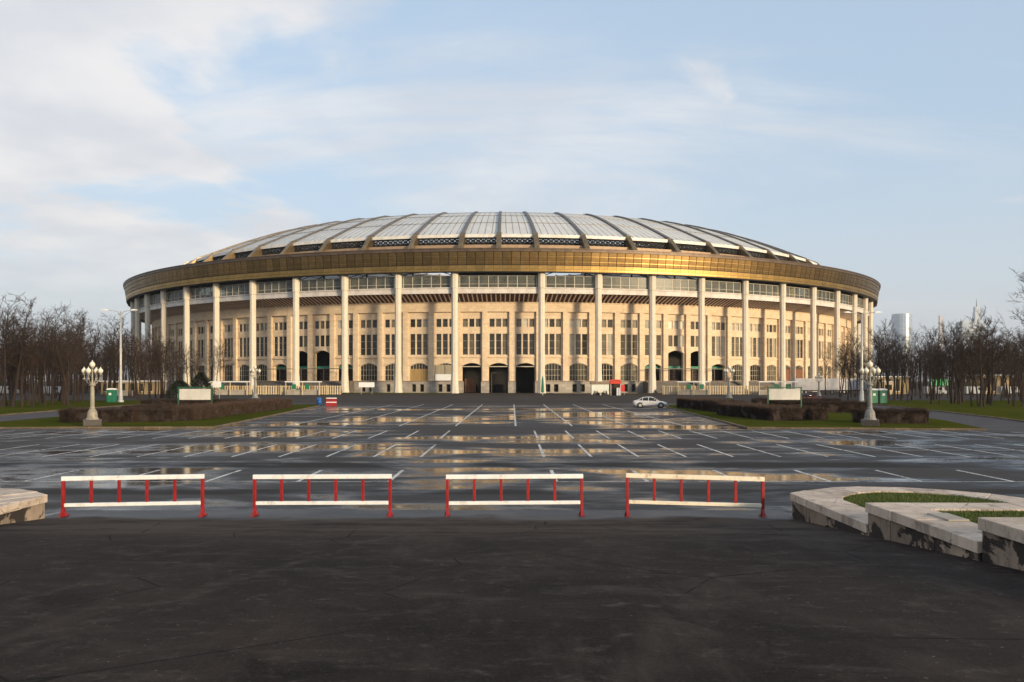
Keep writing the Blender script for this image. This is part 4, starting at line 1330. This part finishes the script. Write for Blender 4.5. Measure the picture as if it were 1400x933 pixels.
box_trailer('long grey box trailer parked farther from the portals', 97.0, 247, 12.0)
o = tag(empty('ticket_booth', (99.0, 232, 0)), 'small beige booth with a dark window behind the right toilets', 'booth')
MB().box(-1.4, 1.4, -1.2, 1.2, 0, 3.3).build('wall', MAT['fence'], o); MB().box(-.9, .9, -1.25, -1.205, 1.2, 2.6).build('window', MAT['glass_dark'], o); MB().box(-1.6, 1.6, -1.4, 1.4, 3.3, 3.5).build('roof', MAT['white'], o)

# ------------------------------------------------------------------ car
def loft(secs, name, mat, parent, smooth=True):
    w = MB(); n = len(secs[0])
    for s in secs: w.v.extend(s)
    for i in range(len(secs) - 1):
        for k in range(n):
            k2 = (k + 1) % n; w.f.append((i * n + k, i * n + k2, (i + 1) * n + k2, (i + 1) * n + k))
    w.f.append(tuple(range(n))[::-1]); w.f.append(tuple((len(secs) - 1) * n + k for k in range(n)))
    return w.build(name, mat, parent, smooth)

def car(label, x, y, paint, rz=0.0):
    o = tag(empty('parked_car', (x, y, 0), rz), label, 'car')
    # (x, half width, z low, z shoulder): front is +x
    st_ = [(-2.28, .58, .42, .78), (-2.22, .74, .30, .90), (-2.0, .83, .24, .97), (-1.4, .87, .22, .99), (-.6, .885, .21, .97), (.4, .885, .21, .93), (1.2, .87, .21, .88), (1.75, .84, .22, .80), (2.10, .76, .26, .70), (2.26, .62, .36, .60)]
    secs = []
    for px, hw, z0, z1 in st_:
        zm = (z0 + z1) * .5
        secs.append([(px, -hw * .9, z0), (px, -hw, z0 + .12), (px, -hw * 1.01, zm + .06), (px, -hw * .95, z1 - .05), (px, -hw * .82, z1), (px, 0, z1 + .035),
                     (px, hw * .82, z1), (px, hw * .95, z1 - .05), (px, hw * 1.01, zm + .06), (px, hw, z0 + .12), (px, hw * .9, z0), (px, 0, z0)])
    loft(secs, 'body', paint, o)
    # glasshouse in glass with a painted roof over it
    gh = [(-1.72, .62, .97, .99), (-1.05, .70, .95, 1.36), (-.5, .71, .94, 1.42), (.15, .70, .92, 1.41), (.45, .69, .91, 1.34), (1.18, .64, .87, .90)]
    secs = [[(px, -hw * 1.09, z0), (px, -hw * (1.0 if z1 > 1.2 else 1.05), z1 - .03), (px, -hw * .8, z1), (px, hw * .8, z1), (px, hw * (1.0 if z1 > 1.2 else 1.05), z1 - .03), (px, hw * 1.09, z0)] for px, hw, z0, z1 in gh]
    loft(secs, 'glass', MAT['car_glass'], o)
    rf = [(-1.30, .655, 1.22), (-1.02, .675, 1.385), (-.5, .685, 1.445), (.1, .68, 1.44), (.46, .655, 1.35)]
    loft([[(px, -hw, z - .045), (px, -hw * .96, z + .005), (px, 0, z + .025), (px, hw * .96, z + .005), (px, hw, z - .045), (px, 0, z - .03)] for px, hw, z in rf], 'roof', paint, o)
    for s in (-1, 1):
        for a, b in (((.46, 1.33), (1.16, .89)), ((-.28, 1.41), (-.25, .94)), ((-1.28, 1.20), (-1.74, .98)), ((-1.02, 1.36), (-1.08, .97))):
            m = MB(); m.tube([(a[0], s * .695, a[1]), (b[0], s * .755, b[1])], [.035, .045], 5); m.build('pillar', paint, o)
        m = MB(); m.box(.72, .90, s * .98 - .09, s * .98 + .07, .90, 1.03); m.build('mirror', paint, o, bevel=.03)
        for x0, x1 in ((-.26, .66), (-1.12, -.29)):
            m = MB(); yy = sorted((s * .872, s * .897)); m.box(x0 + .02, x1 - .02, yy[0], yy[1], .36, .88); d = m.build('door', paint, o, bevel=.02)
            m = MB(); yy = sorted((s * .90, s * .925)); m.box(x0 + .08, x0 + .26, yy[0], yy[1], .78, .82); m.build('handle', MAT['galv'], d)
        m = MB(); m.box(1.98, 2.21, *sorted((s * .42, s * .72)), .55, .68); m.build('headlight', MAT['glass_pale'], o, bevel=.03)
        m = MB(); m.box(-2.27, -2.12, *sorted((s * .46, s * .74)), .66, .86); m.build('tail_light', MAT['red'], o, bevel=.03)
        for px in (-1.38, 1.38):
            m = MB(); m.lathe([(.20, -.11), (.30, -.11), (.335, -.07), (.335, .07), (.30, .11), (.20, .11)], 20); m.v = [(v[0] + px, v[2] + s * .80, v[1] + .335) for v in m.v]
            wh = m.build('wheel', MAT['tyre'], o, smooth=False)
            m = MB(); m.lathe([(.02, -.1), (.21, -.09), (.22, .09), (.02, .1)], 14); m.v = [(v[0] + px, v[2] + s * .825, v[1] + .335) for v in m.v]; m.build('rim', MAT['galv'], wh)
            m = MB(); m.lathe([(.30, -.01), (.40, -.01), (.40, .01), (.30, .01)], 20); m.v = [(v[0] + px, v[2] + s * .878, v[1] + .345) for v in m.v]; m.build('wheel_arch', MAT['tyre'], o)
    m = MB(); m.box(-2.2, 2.12, -.70, .70, .17, .30); m.build('underbody', MAT['tyre'], o)
    m = MB(); m.box(2.22, 2.29, -.26, .26, .40, .50); m.build('number_plate', MAT['white'], o)
    return o
MAT['car_white'] = M('silver_white_car_paint', (.62, .61, .60), .25, .25, spec=.7)
MAT['car_red'] = M('dark_red_car_paint', (.07, .008, .008), .3, spec=.5)
MAT['car_glass'] = M('car_glass', (.015, .017, .02), .05, spec=.8)
MAT['tyre'] = M('tyre_rubber', (.014, .014, .014), .8)
car('white saloon car parked at the edge of the right lawn', 18.6, 118.3, MAT['car_white'], R(-4))
car('red car half hidden behind the right hedges', 50.5, 150, MAT['car_red'], R(2))

# ------------------------------------------------------------------ hedges
def hedge(label, cx, cy, L, W, H, rz, group='clipped leafless hedges on the lawns', seed=0):
    r = random.Random(seed)
    H *= .78
    o = tag(empty('hedge', (cx, cy, .1), rz), label, 'hedge', group)
    m = MB()
    nx, ny, nz = max(3, int(L / .35)), max(3, int(W / .35)), 5
    def disp(x, y, z):
        k = mnoise.noise(Vector((x * 1.3 + seed * 7, y * 1.3, z * 1.6))) * .30
        return k
    # dense inner mass, uneven
    def grid(fu, nu, nv):
        b = len(m.v)
        for i in range(nu + 1):
            for j in range(nv + 1): m.v.append(fu(i / nu, j / nv))
        for i in range(nu):
            for j in range(nv):
                a = b + i * (nv + 1) + j; m.f.append((a, a + 1, a + nv + 2, a + nv + 1))
    hx, hy = L / 2 - .1, W / 2 - .1; hz = H - .1
    for s in (-1, 1):
        grid(lambda u, v: (hx * (2 * u - 1), s * (hy + disp(hx * (2 * u - 1), s * 9, v * hz)), v * hz), nx, nz)
        grid(lambda u, v: (s * (hx + disp(s * 9, hy * (2 * u - 1), v * hz)), hy * (2 * u - 1), v * hz), ny, nz)
    grid(lambda u, v: (hx * (2 * u - 1), hy * (2 * v - 1), hz + disp(hx * (2 * u - 1), hy * (2 * v - 1), 5)), nx, ny)
    m.build('inner_growth', MAT['twig_core'], o)
    t = MB(); area = 2 * (L + W) * H + L * W
    for i in range(int(area * 300)):
        f = r.random() * area
        if f < 2 * L * H: p = Vector((r.uniform(-L / 2, L / 2), r.choice((-1, 1)) * (W / 2 - .05), r.uniform(.02, H))); nrm = Vector((0, 1 if p.y > 0 else -1, .5))
        elif f < 2 * (L + W) * H: p = Vector((r.choice((-1, 1)) * (L / 2 - .05), r.uniform(-W / 2, W / 2), r.uniform(.02, H))); nrm = Vector((1 if p.x > 0 else -1, 0, .5))
        else: p = Vector((r.uniform(-L / 2, L / 2), r.uniform(-W / 2, W / 2), H - .05)); nrm = Vector((0, 0, 1))
        p += nrm * mnoise.noise(p * 1.1 + Vector((seed, 0, 0))) * .30
        d = (nrm + Vector((r.gauss(0, .6), r.gauss(0, .6), r.gauss(.35, .5)))).normalized()
        e = p + d * r.uniform(.10, .42); p = p - d * .15; sd = d.cross(Vector((r.random(), r.random(), r.random()))).normalized() * .012
        t.poly([p - sd, p + sd, e])
    t.build('twigs', MAT['twig'], o)['kind'] = 'stuff'
    return o
MAT['twig_core'] = M('hedge_core', (.018, .011, .009), .95, c2=(.030, .019, .014), scale=3, bump=.6, bscale=14)
hedge('clipped brown hedge directly behind the left lamp', -35.2, 75.2, 6.0, 2.6, 1.3, .08, seed=1)
hedge('clipped brown hedge between the left lamp and the car park edge', -31.6, 76.6, 4.6, 2.6, 1.25, .05, seed=2)
hedge('long clipped hedge running beside the kerb on the left lawn', -29.7, 96, 37, 2.6, 1.3, R(90.8), seed=3)
hedge('long back hedge across the left lawn behind the board', -39.0, 110, 14, 2.5, 1.35, .03, seed=4)
hedge('clipped hedge under the left blank board', -36.5, 92, 8, 2.2, 1.1, .1, seed=5)
hedge('thick clipped hedge beside the kerb on the right lawn, nearest the car park', 23.4, 84, 14, 3.0, 1.35, R(97), seed=6)
hedge('clipped hedge on the right lawn nearest the white car', 23.8, 106, 21, 2.8, 1.4, R(93), seed=7)
hedge('clipped hedge under the right blank board', 33.8, 98, 11, 2.6, 1.35, -.05, seed=8)
hedge('short hedge clump left of the right lamp', 27.4, 79.5, 1.6, 1.6, 1.25, .3, seed=9)
hedge('clipped hedge just beyond the right lamp towards the path', 31.6, 73.4, 5.4, 2.6, 1.3, -.08, seed=10)
hedge('long back hedge across the right lawn behind the hedges', 37.5, 116, 11, 2.4, 1.3, -.03, seed=11)

# ------------------------------------------------------------------ bare trees
def tree_meshes(seed, H, spread, trunk_r, low=.32, n1=15, up=.8):
    r = random.Random(seed)
    tm, cm = MB(), MB()
    def path(p, d, L, n, wob, upb):
        pts = [p.copy()]; d = d.normalized()
        for i in range(n):
            d = (d + Vector((r.gauss(0, wob), r.gauss(0, wob), r.gauss(0, wob) + upb))).normalized(); p = p + d * (L / n); pts.append(p.copy())
        return pts
    trunk = path(Vector((0, 0, -.1)), Vector((r.gauss(0, .03), r.gauss(0, .03), 1)), H * .93, 9, .05, .02)
    rad = [trunk_r * (1.35 if i == 0 else 1) * (1 - i / 9.5) ** .75 for i in range(10)]
    tm.tube(trunk, rad, 7)
    def at(pts, t):
        f = t * (len(pts) - 1); i = min(int(f), len(pts) - 2); return pts[i].lerp(pts[i + 1], f - i), (pts[i + 1] - pts[i]).normalized()
    for i in range(n1):
        t = low + (.99 - low) * (i + r.random() * .8) / n1
        p, d = at(trunk, t); a = i * 2.4 + r.uniform(-.5, .5)
        side = Vector((math.cos(a), math.sin(a), up + r.uniform(-.2, .5)))
        L = spread * (1.15 - .55 * t) * r.uniform(.75, 1.2)
        b1 = path(p, side, L, 5, .13, .06); r1 = trunk_r * .42 * (1 - t * .55)
        tm.tube(b1, [r1 * (1 - k / 6.5) for k in range(6)], 5, False)
        for j in range(6):
            t2 = .22 + .78 * (j + r.random()) / 6
            p2, d2 = at(b1, min(t2, .99)); s2 = (d2 + Vector((r.gauss(0, .7), r.gauss(0, .7), r.gauss(.25, .5)))).normalized()
            L2 = L * .48 * r.uniform(.6, 1.2)
            b2 = path(p2, s2, L2, 3, .16, .05); r2 = max(.022, r1 * .42 * (1 - t2 * .5))
            cm.tube(b2, [r2, r2 * .8, r2 * .6, r2 * .35], 3, False)
            for k in range(5):
                t3 = .25 + .75 * (k + r.random()) / 5
                p3, d3 = at(b2, min(t3, .99)); s3 = (d3 + Vector((r.gauss(0, .75), r.gauss(0, .75), r.gauss(.2, .5)))).normalized()
                L3 = L2 * .5 * r.uniform(.6, 1.3)
                b3 = path(p3, s3, L3, 2, .18, .04)
                cm.tube(b3, [.020, .016, .009], 3, False)
                for q in range(3):
                    p4, d4 = at(b3, r.uniform(.2, .98)); s4 = (d4 + Vector((r.gauss(0, .8), r.gauss(0, .8), r.gauss(.1, .5)))).normalized()
                    e4 = p4 + s4 * L3 * r.uniform(.35, .75); sd = s4.cross(Vector((r.random(), r.random(), .3))).normalized() * .014
                    cm.poly([p4 - sd, p4 + sd, e4])
    return tm.mesh('trunk', MAT['bark']), cm.mesh('crown', MAT['branch'])
TREES = [tree_meshes(100, 16.5, 4.4, .20), tree_meshes(101, 17.5, 3.9, .18, .38, 16), tree_meshes(102, 15.0, 4.8, .21, .28, 15, .6),
         tree_meshes(103, 17.0, 4.0, .17, .42, 17, .9), tree_meshes(104, 14.0, 3.6, .15, .3, 14), tree_meshes(105, 18.0, 4.6, .21, .35, 18)]
def tree(label, x, y, v, s=1.0, rz=None, group=None, sz=1.0):
    o = tag(empty('bare_tree', (x, y, .05), random.uniform(0, 6.28) if rz is None else rz), label, 'tree', group); o.scale = (s, s, s * sz)
    link('trunk', TREES[v][0], o); link('crown', TREES[v][1], o)
    return o
rt = random.Random(42)
# left grove
for i in range(112):
    y = 118 + (i % 16) * 8.2 + rt.uniform(-4, 4); row_ = i // 16
    f = (y * -.585) + rt.uniform(0, 1) * (y * .585 - 62 - max(0, (y - 150)) * .17)
    x = min(f, -57 - max(0, y - 165) * .28)
    lab = 'bare tree at the front of the dense grove left of the stadium' if y < 165 else 'bare tree deep in the dark grove left of the stadium'
    tree(lab, x, y, rt.randrange(6), rt.uniform(.66, .90), None, 'bare trees of the left grove, ' + ('front' if y < 165 else 'back'))
for i in range(124):
    y = 122 + (i % 16) * 8.2 + rt.uniform(-4, 4)
    f = y * .585 - rt.uniform(0, 1) * (y * .585 - 62 - max(0, (y - 150)) * .2)
    x = max(f, 60 + max(0, y - 165) * .34)
    lab = 'bare tree at the front of the dense grove right of the stadium' if y < 165 else 'bare tree deep in the dark grove right of the stadium'
    tree(lab, x, y, rt.randrange(6), rt.uniform(.56, .78), None, 'bare trees of the right grove, ' + ('front' if y < 165 else 'back'))
for lb, x, y, v, s in (('slender bare tree before the leftmost columns, nearest the tall light', -72.5, 176, 4, .85), ('bare tree before the leftmost columns', -76.0, 190, 1, .85), ('thin bare tree between the leftmost columns and the evergreen bushes', -68.5, 182, 4, .75),
                       ('bare tree before the rightmost columns, nearest the grey trailers', 63.5, 166, 4, .8), ('bare tree before the rightmost columns, between trailer and tall light', 69.0, 172, 1, .82), ('leaning bare tree beside the right tall light', 73.0, 170, 4, .9), ('bare tree hiding the rightmost columns', 79.5, 186, 3, .95)):
    tree(lb, x, y, v, s, None, 'bare trees before the columns')
tree('large bare tree at the edge of the picture, reaching in over the right lawn', 45.6, 75, 5, .74, 2.2)

# far woods closing the view between the trunks
def woods(label, x0, x1, y0, y1, n, seed):
    r = random.Random(seed); vs = []; fs = []; off = 0; m = MB()
    for i in range(n):
        x = r.uniform(x0, x1); y = r.uniform(y0, y1); h = r.uniform(11, 16)
        m.tube([(x, y, 0), (x + r.gauss(0, .4), y, h * .5), (x + r.gauss(0, .8), y, h)], [.28, .2, .05], 4, False)
        for k in range(46):
            z = h * r.uniform(.02, 1.0); a = r.uniform(0, 6.28); L = r.uniform(1.2, 3.6) * (1.25 - z / h * .6)
            p = Vector((x + r.gauss(0, .5), y + r.gauss(0, .5), z)); e = p + Vector((math.cos(a) * L, math.sin(a) * L, r.uniform(.1, 1.6)))
            mid = (p + e) / 2 + Vector((0, 0, -.2)); sd = Vector((-math.sin(a), math.cos(a), .5)).normalized() * r.uniform(.03, .07)
            m.poly([p - sd, p + sd, e])
            for q in range(2):
                p2 = p.lerp(e, r.uniform(.3, .9)); e2 = p2 + Vector((r.gauss(0, 1), r.gauss(0, 1), r.uniform(-.3, 1.2))); m.poly([p2 - sd * .5, p2 + sd * .5, e2])
    o = m.build('woods', MAT['branch']); tag(o, label, None, None, 'stuff'); return o
woods('dark mass of distant bare woods left of the stadium', -330, -118, 232, 400, 760, 1)
woods('dark mass of distant bare woods right of the stadium', 130, 330, 232, 400, 760, 2)
woods('added unseen woods behind the photographer, a dark horizon for reflections', -420, 420, -235, -150, 700, 3)  # out of view, added so metal and glass reflect a dark horizon
woods('added unseen woods far left of the car park, a dark horizon for reflections', -330, -160, -150, 120, 420, 4)  # unseen left flank of the added reflection horizon
woods('added unseen woods far right of the car park, a dark horizon for reflections', 160, 330, -150, 120, 420, 5)  # unseen right flank of the added reflection horizon

# evergreen bushes before the left columns
def bush(label, x, y, h, w, seed):
    r = random.Random(seed); o = tag(empty('evergreen_bush', (x, y, 0)), label, 'bush', 'evergreen bushes before the left columns')
    m = MB()
    for i in range(2600):
        z = h * r.random() ** .8; rr = w * (1 - z / h) ** .6 * (.55 + .45 * r.random()) * (1 + .35 * mnoise.noise(Vector((z * 1.2, seed, i * .0007))))
        a = r.uniform(0, 6.28); p = Vector((rr * math.cos(a), rr * math.sin(a), z)); d = Vector((math.cos(a), math.sin(a), r.uniform(-.4, .7))).normalized(); e = p + d * r.uniform(.25, .6)
        sd = d.cross(Vector((r.random(), r.random(), r.random()))).normalized() * .09; m.poly([p - sd, p + sd, e])
    m.build('foliage', MAT['needle'], o); MB().tube([(0, 0, 0), (0, 0, h * .8)], [.18, .05], 6).build('stem', MAT['bark'], o)
bush('spreading dark evergreen bush before the left columns', -64.3, 170, 3.6, 3.2, 1)
bush('taller dark evergreen bush beside the small white board', -60.6, 171, 5.2, 3.0, 2)

# things glimpsed between the trunks
MAT['van_white'] = M('white_van_paint', (.27, .29, .33), .35)
def van(label, x, y):
    o = tag(empty('parked_van', (x, y, 0)), label, 'van', 'vans glimpsed behind the groves')
    MB().prism([(-2.5, .35), (2.5, .35), (2.6, 1.1), (2.1, 1.25), (1.5, 2.15), (-2.5, 2.2)], 1, -.95, .95).build('body', MAT['van_white'], o, bevel=.06)
    MB().box(.5, 1.35, -.97, -.955, 1.3, 1.95).build('window', MAT['car_glass'], o)
    for px in (-1.6, 1.6):
        m = MB(); m.lathe([(.1, -.1), (.36, -.1), (.36, .1), (.1, .1)], 14); m.v = [(v[0] + px, v[2] - .86, v[1] + .36) for v in m.v]; m.build('wheel', MAT['tyre'], o)
for i, (lb, x, y) in enumerate((('white van behind the right grove, under the green lit sign', 107, 222), ('white van behind the right grove, right of the green sign', 118, 224), ('white van behind the right grove, near the edge of the picture', 128, 226),
                                ('pale van behind the left grove', -118, 226), ('pale van farthest into the left grove', -131, 228))): van(lb, x, y)
t = NT('green_led_sign'); t.set('Base Color', (.0, .12, .03, 1)); t.set('Emission Color', (.02, .8, .2, 1)); t.set('Emission Strength', .35)
o = tag(empty('lit_sign', (110, 226, 0)), 'green lit sign glowing between the trunks of the right grove', 'sign')
for x in (-1.3, 1.3): MB().box(x - 1.0, x + 1.0, -.06, .06, 2.4, 4.1).build('panel', t.m, o)
for x in (-1.3, 1.3): MB().box(x - .06, x + .06, .07, .15, 0, 4.0).build('post', MAT['galv'], o)
def low_building(label, x, y, W, H, mat):
    o = tag(empty('pavilion', (x, y, 0)), label, 'building')
    MB().box(-W / 2, W / 2, 0, 6, 0, H).build('wall', mat, o); MB().box(-W / 2 - .3, W / 2 + .3, -.4, 6.3, H, H + .3).build('roof', MAT['white'], o)
    for i in range(int(W / 2.4)):
        a = -W / 2 + 1.2 + i * 2.4; w_ = MB().box(a - .5, a + .5, -.06, -.01, .8, H - .5).build('window', MAT['glass_dark'], o); MB().box(a - .6, a + .6, -.12, -.061, .68, .8).build('sill', MAT['white'], w_)
MAT['yellow_wall'] = M('yellow_plaster', (.34, .25, .13), .8, c2=(.27, .20, .10), scale=.6)
low_building('low yellow pavilion glimpsed behind the left grove', -103, 236, 15, 3.4, MAT['yellow_wall'])
low_building('low yellow pavilion glimpsed behind the right grove', 104, 240, 9, 4.6, MAT['yellow_wall'])
low_building('low yellow pavilion farther along behind the right grove', 131, 238, 8, 5.0, MAT['yellow_wall'])

# ------------------------------------------------------------------ far towers
MAT['tower'] = M('tower_glass', (.30, .37, .44), .2, .2, c2=(.36, .43, .49), scale=.01, spec=.8)
MAT['tower_pale'] = M('tower_pale_cladding', (.50, .46, .46), .5, c2=(.42, .40, .42), scale=.01)
TD = 6000
def tower(label, px0, px1, ytop, mat, kind='slab'):
    k = TD / 1200; x0, x1 = (px0 - 700) * k, (px1 - 700) * k; h = CAM_H + (521 - ytop) * k; W = x1 - x0
    o = tag(empty('skyscraper', ((x0 + x1) / 2, TD, 0)), label, 'skyscraper', 'towers on the far skyline')
    n = 14
    for i in range(n):
        z0, z1 = h * i / n, h * (i + 1) / n
        f = 1.0
        if kind == 'step' and i > n - 4: f = .72 - .1 * (i - n + 4)
        if kind == 'round':
            MB().lathe([(W / 2, z0 + 1), (W / 2, z1 - 2)], 20).build('storey_block', mat, o, smooth=False)
            MB().lathe([(W / 2 * .97, z1 - 2), (W / 2 * .97, z1 + 1)], 20).build('service_floor', MAT['tower_pale'], o)
        else:
            MB().box(-W / 2 * f, W / 2 * f, -W / 2 * f, W / 2 * f, z0 + 1, z1 - 2).build('storey_block', mat, o)
            MB().box(-W / 2 * f * .97, W / 2 * f * .97, -W / 2 * f * .97, W / 2 * f * .97, z1 - 2, z1 + 1).build('service_floor', MAT['tower_pale'], o)
    if kind == 'step': MB().tube([(0, 0, h), (0, 0, h + 55)], [4, 1], 5).build('mast', MAT['steel'], o)
tower('broad blue glass tower on the skyline, nearest the stadium', 1220, 1246, 430, MAT['tower'], 'round')
tower('tallest slim tower with a stepped top on the skyline', 1328, 1342, 420, MAT['tower'], 'step')
tower('lower blue glass tower beside the tallest one', 1311, 1328, 440, MAT['tower'])
tower('slim pale tower rising from the grove between the blue ones', 1284, 1288, 432, MAT['tower_pale'])

# ------------------------------------------------------------------ haze
HAZE = True
if HAZE:
    hm = bpy.data.materials.new('haze_air'); hm.use_nodes = True; n_ = hm.node_tree
    for q in list(n_.nodes):
        if q.type == 'BSDF_PRINCIPLED': n_.nodes.remove(q)
    v_ = n_.nodes.new('ShaderNodeVolumePrincipled'); v_.inputs['Color'].default_value = (.82, .88, .96, 1); v_.inputs['Density'].default_value = .00006; v_.inputs['Anisotropy'].default_value = .2
    n_.links.new(v_.outputs[0], n_.nodes['Material Output'].inputs['Volume'])
    h_ = MB().box(-9100, 9100, -320, 12100, -1.1, 640).build('haze', hm); tag(h_, 'thin pale evening haze filling the air', kind='stuff')
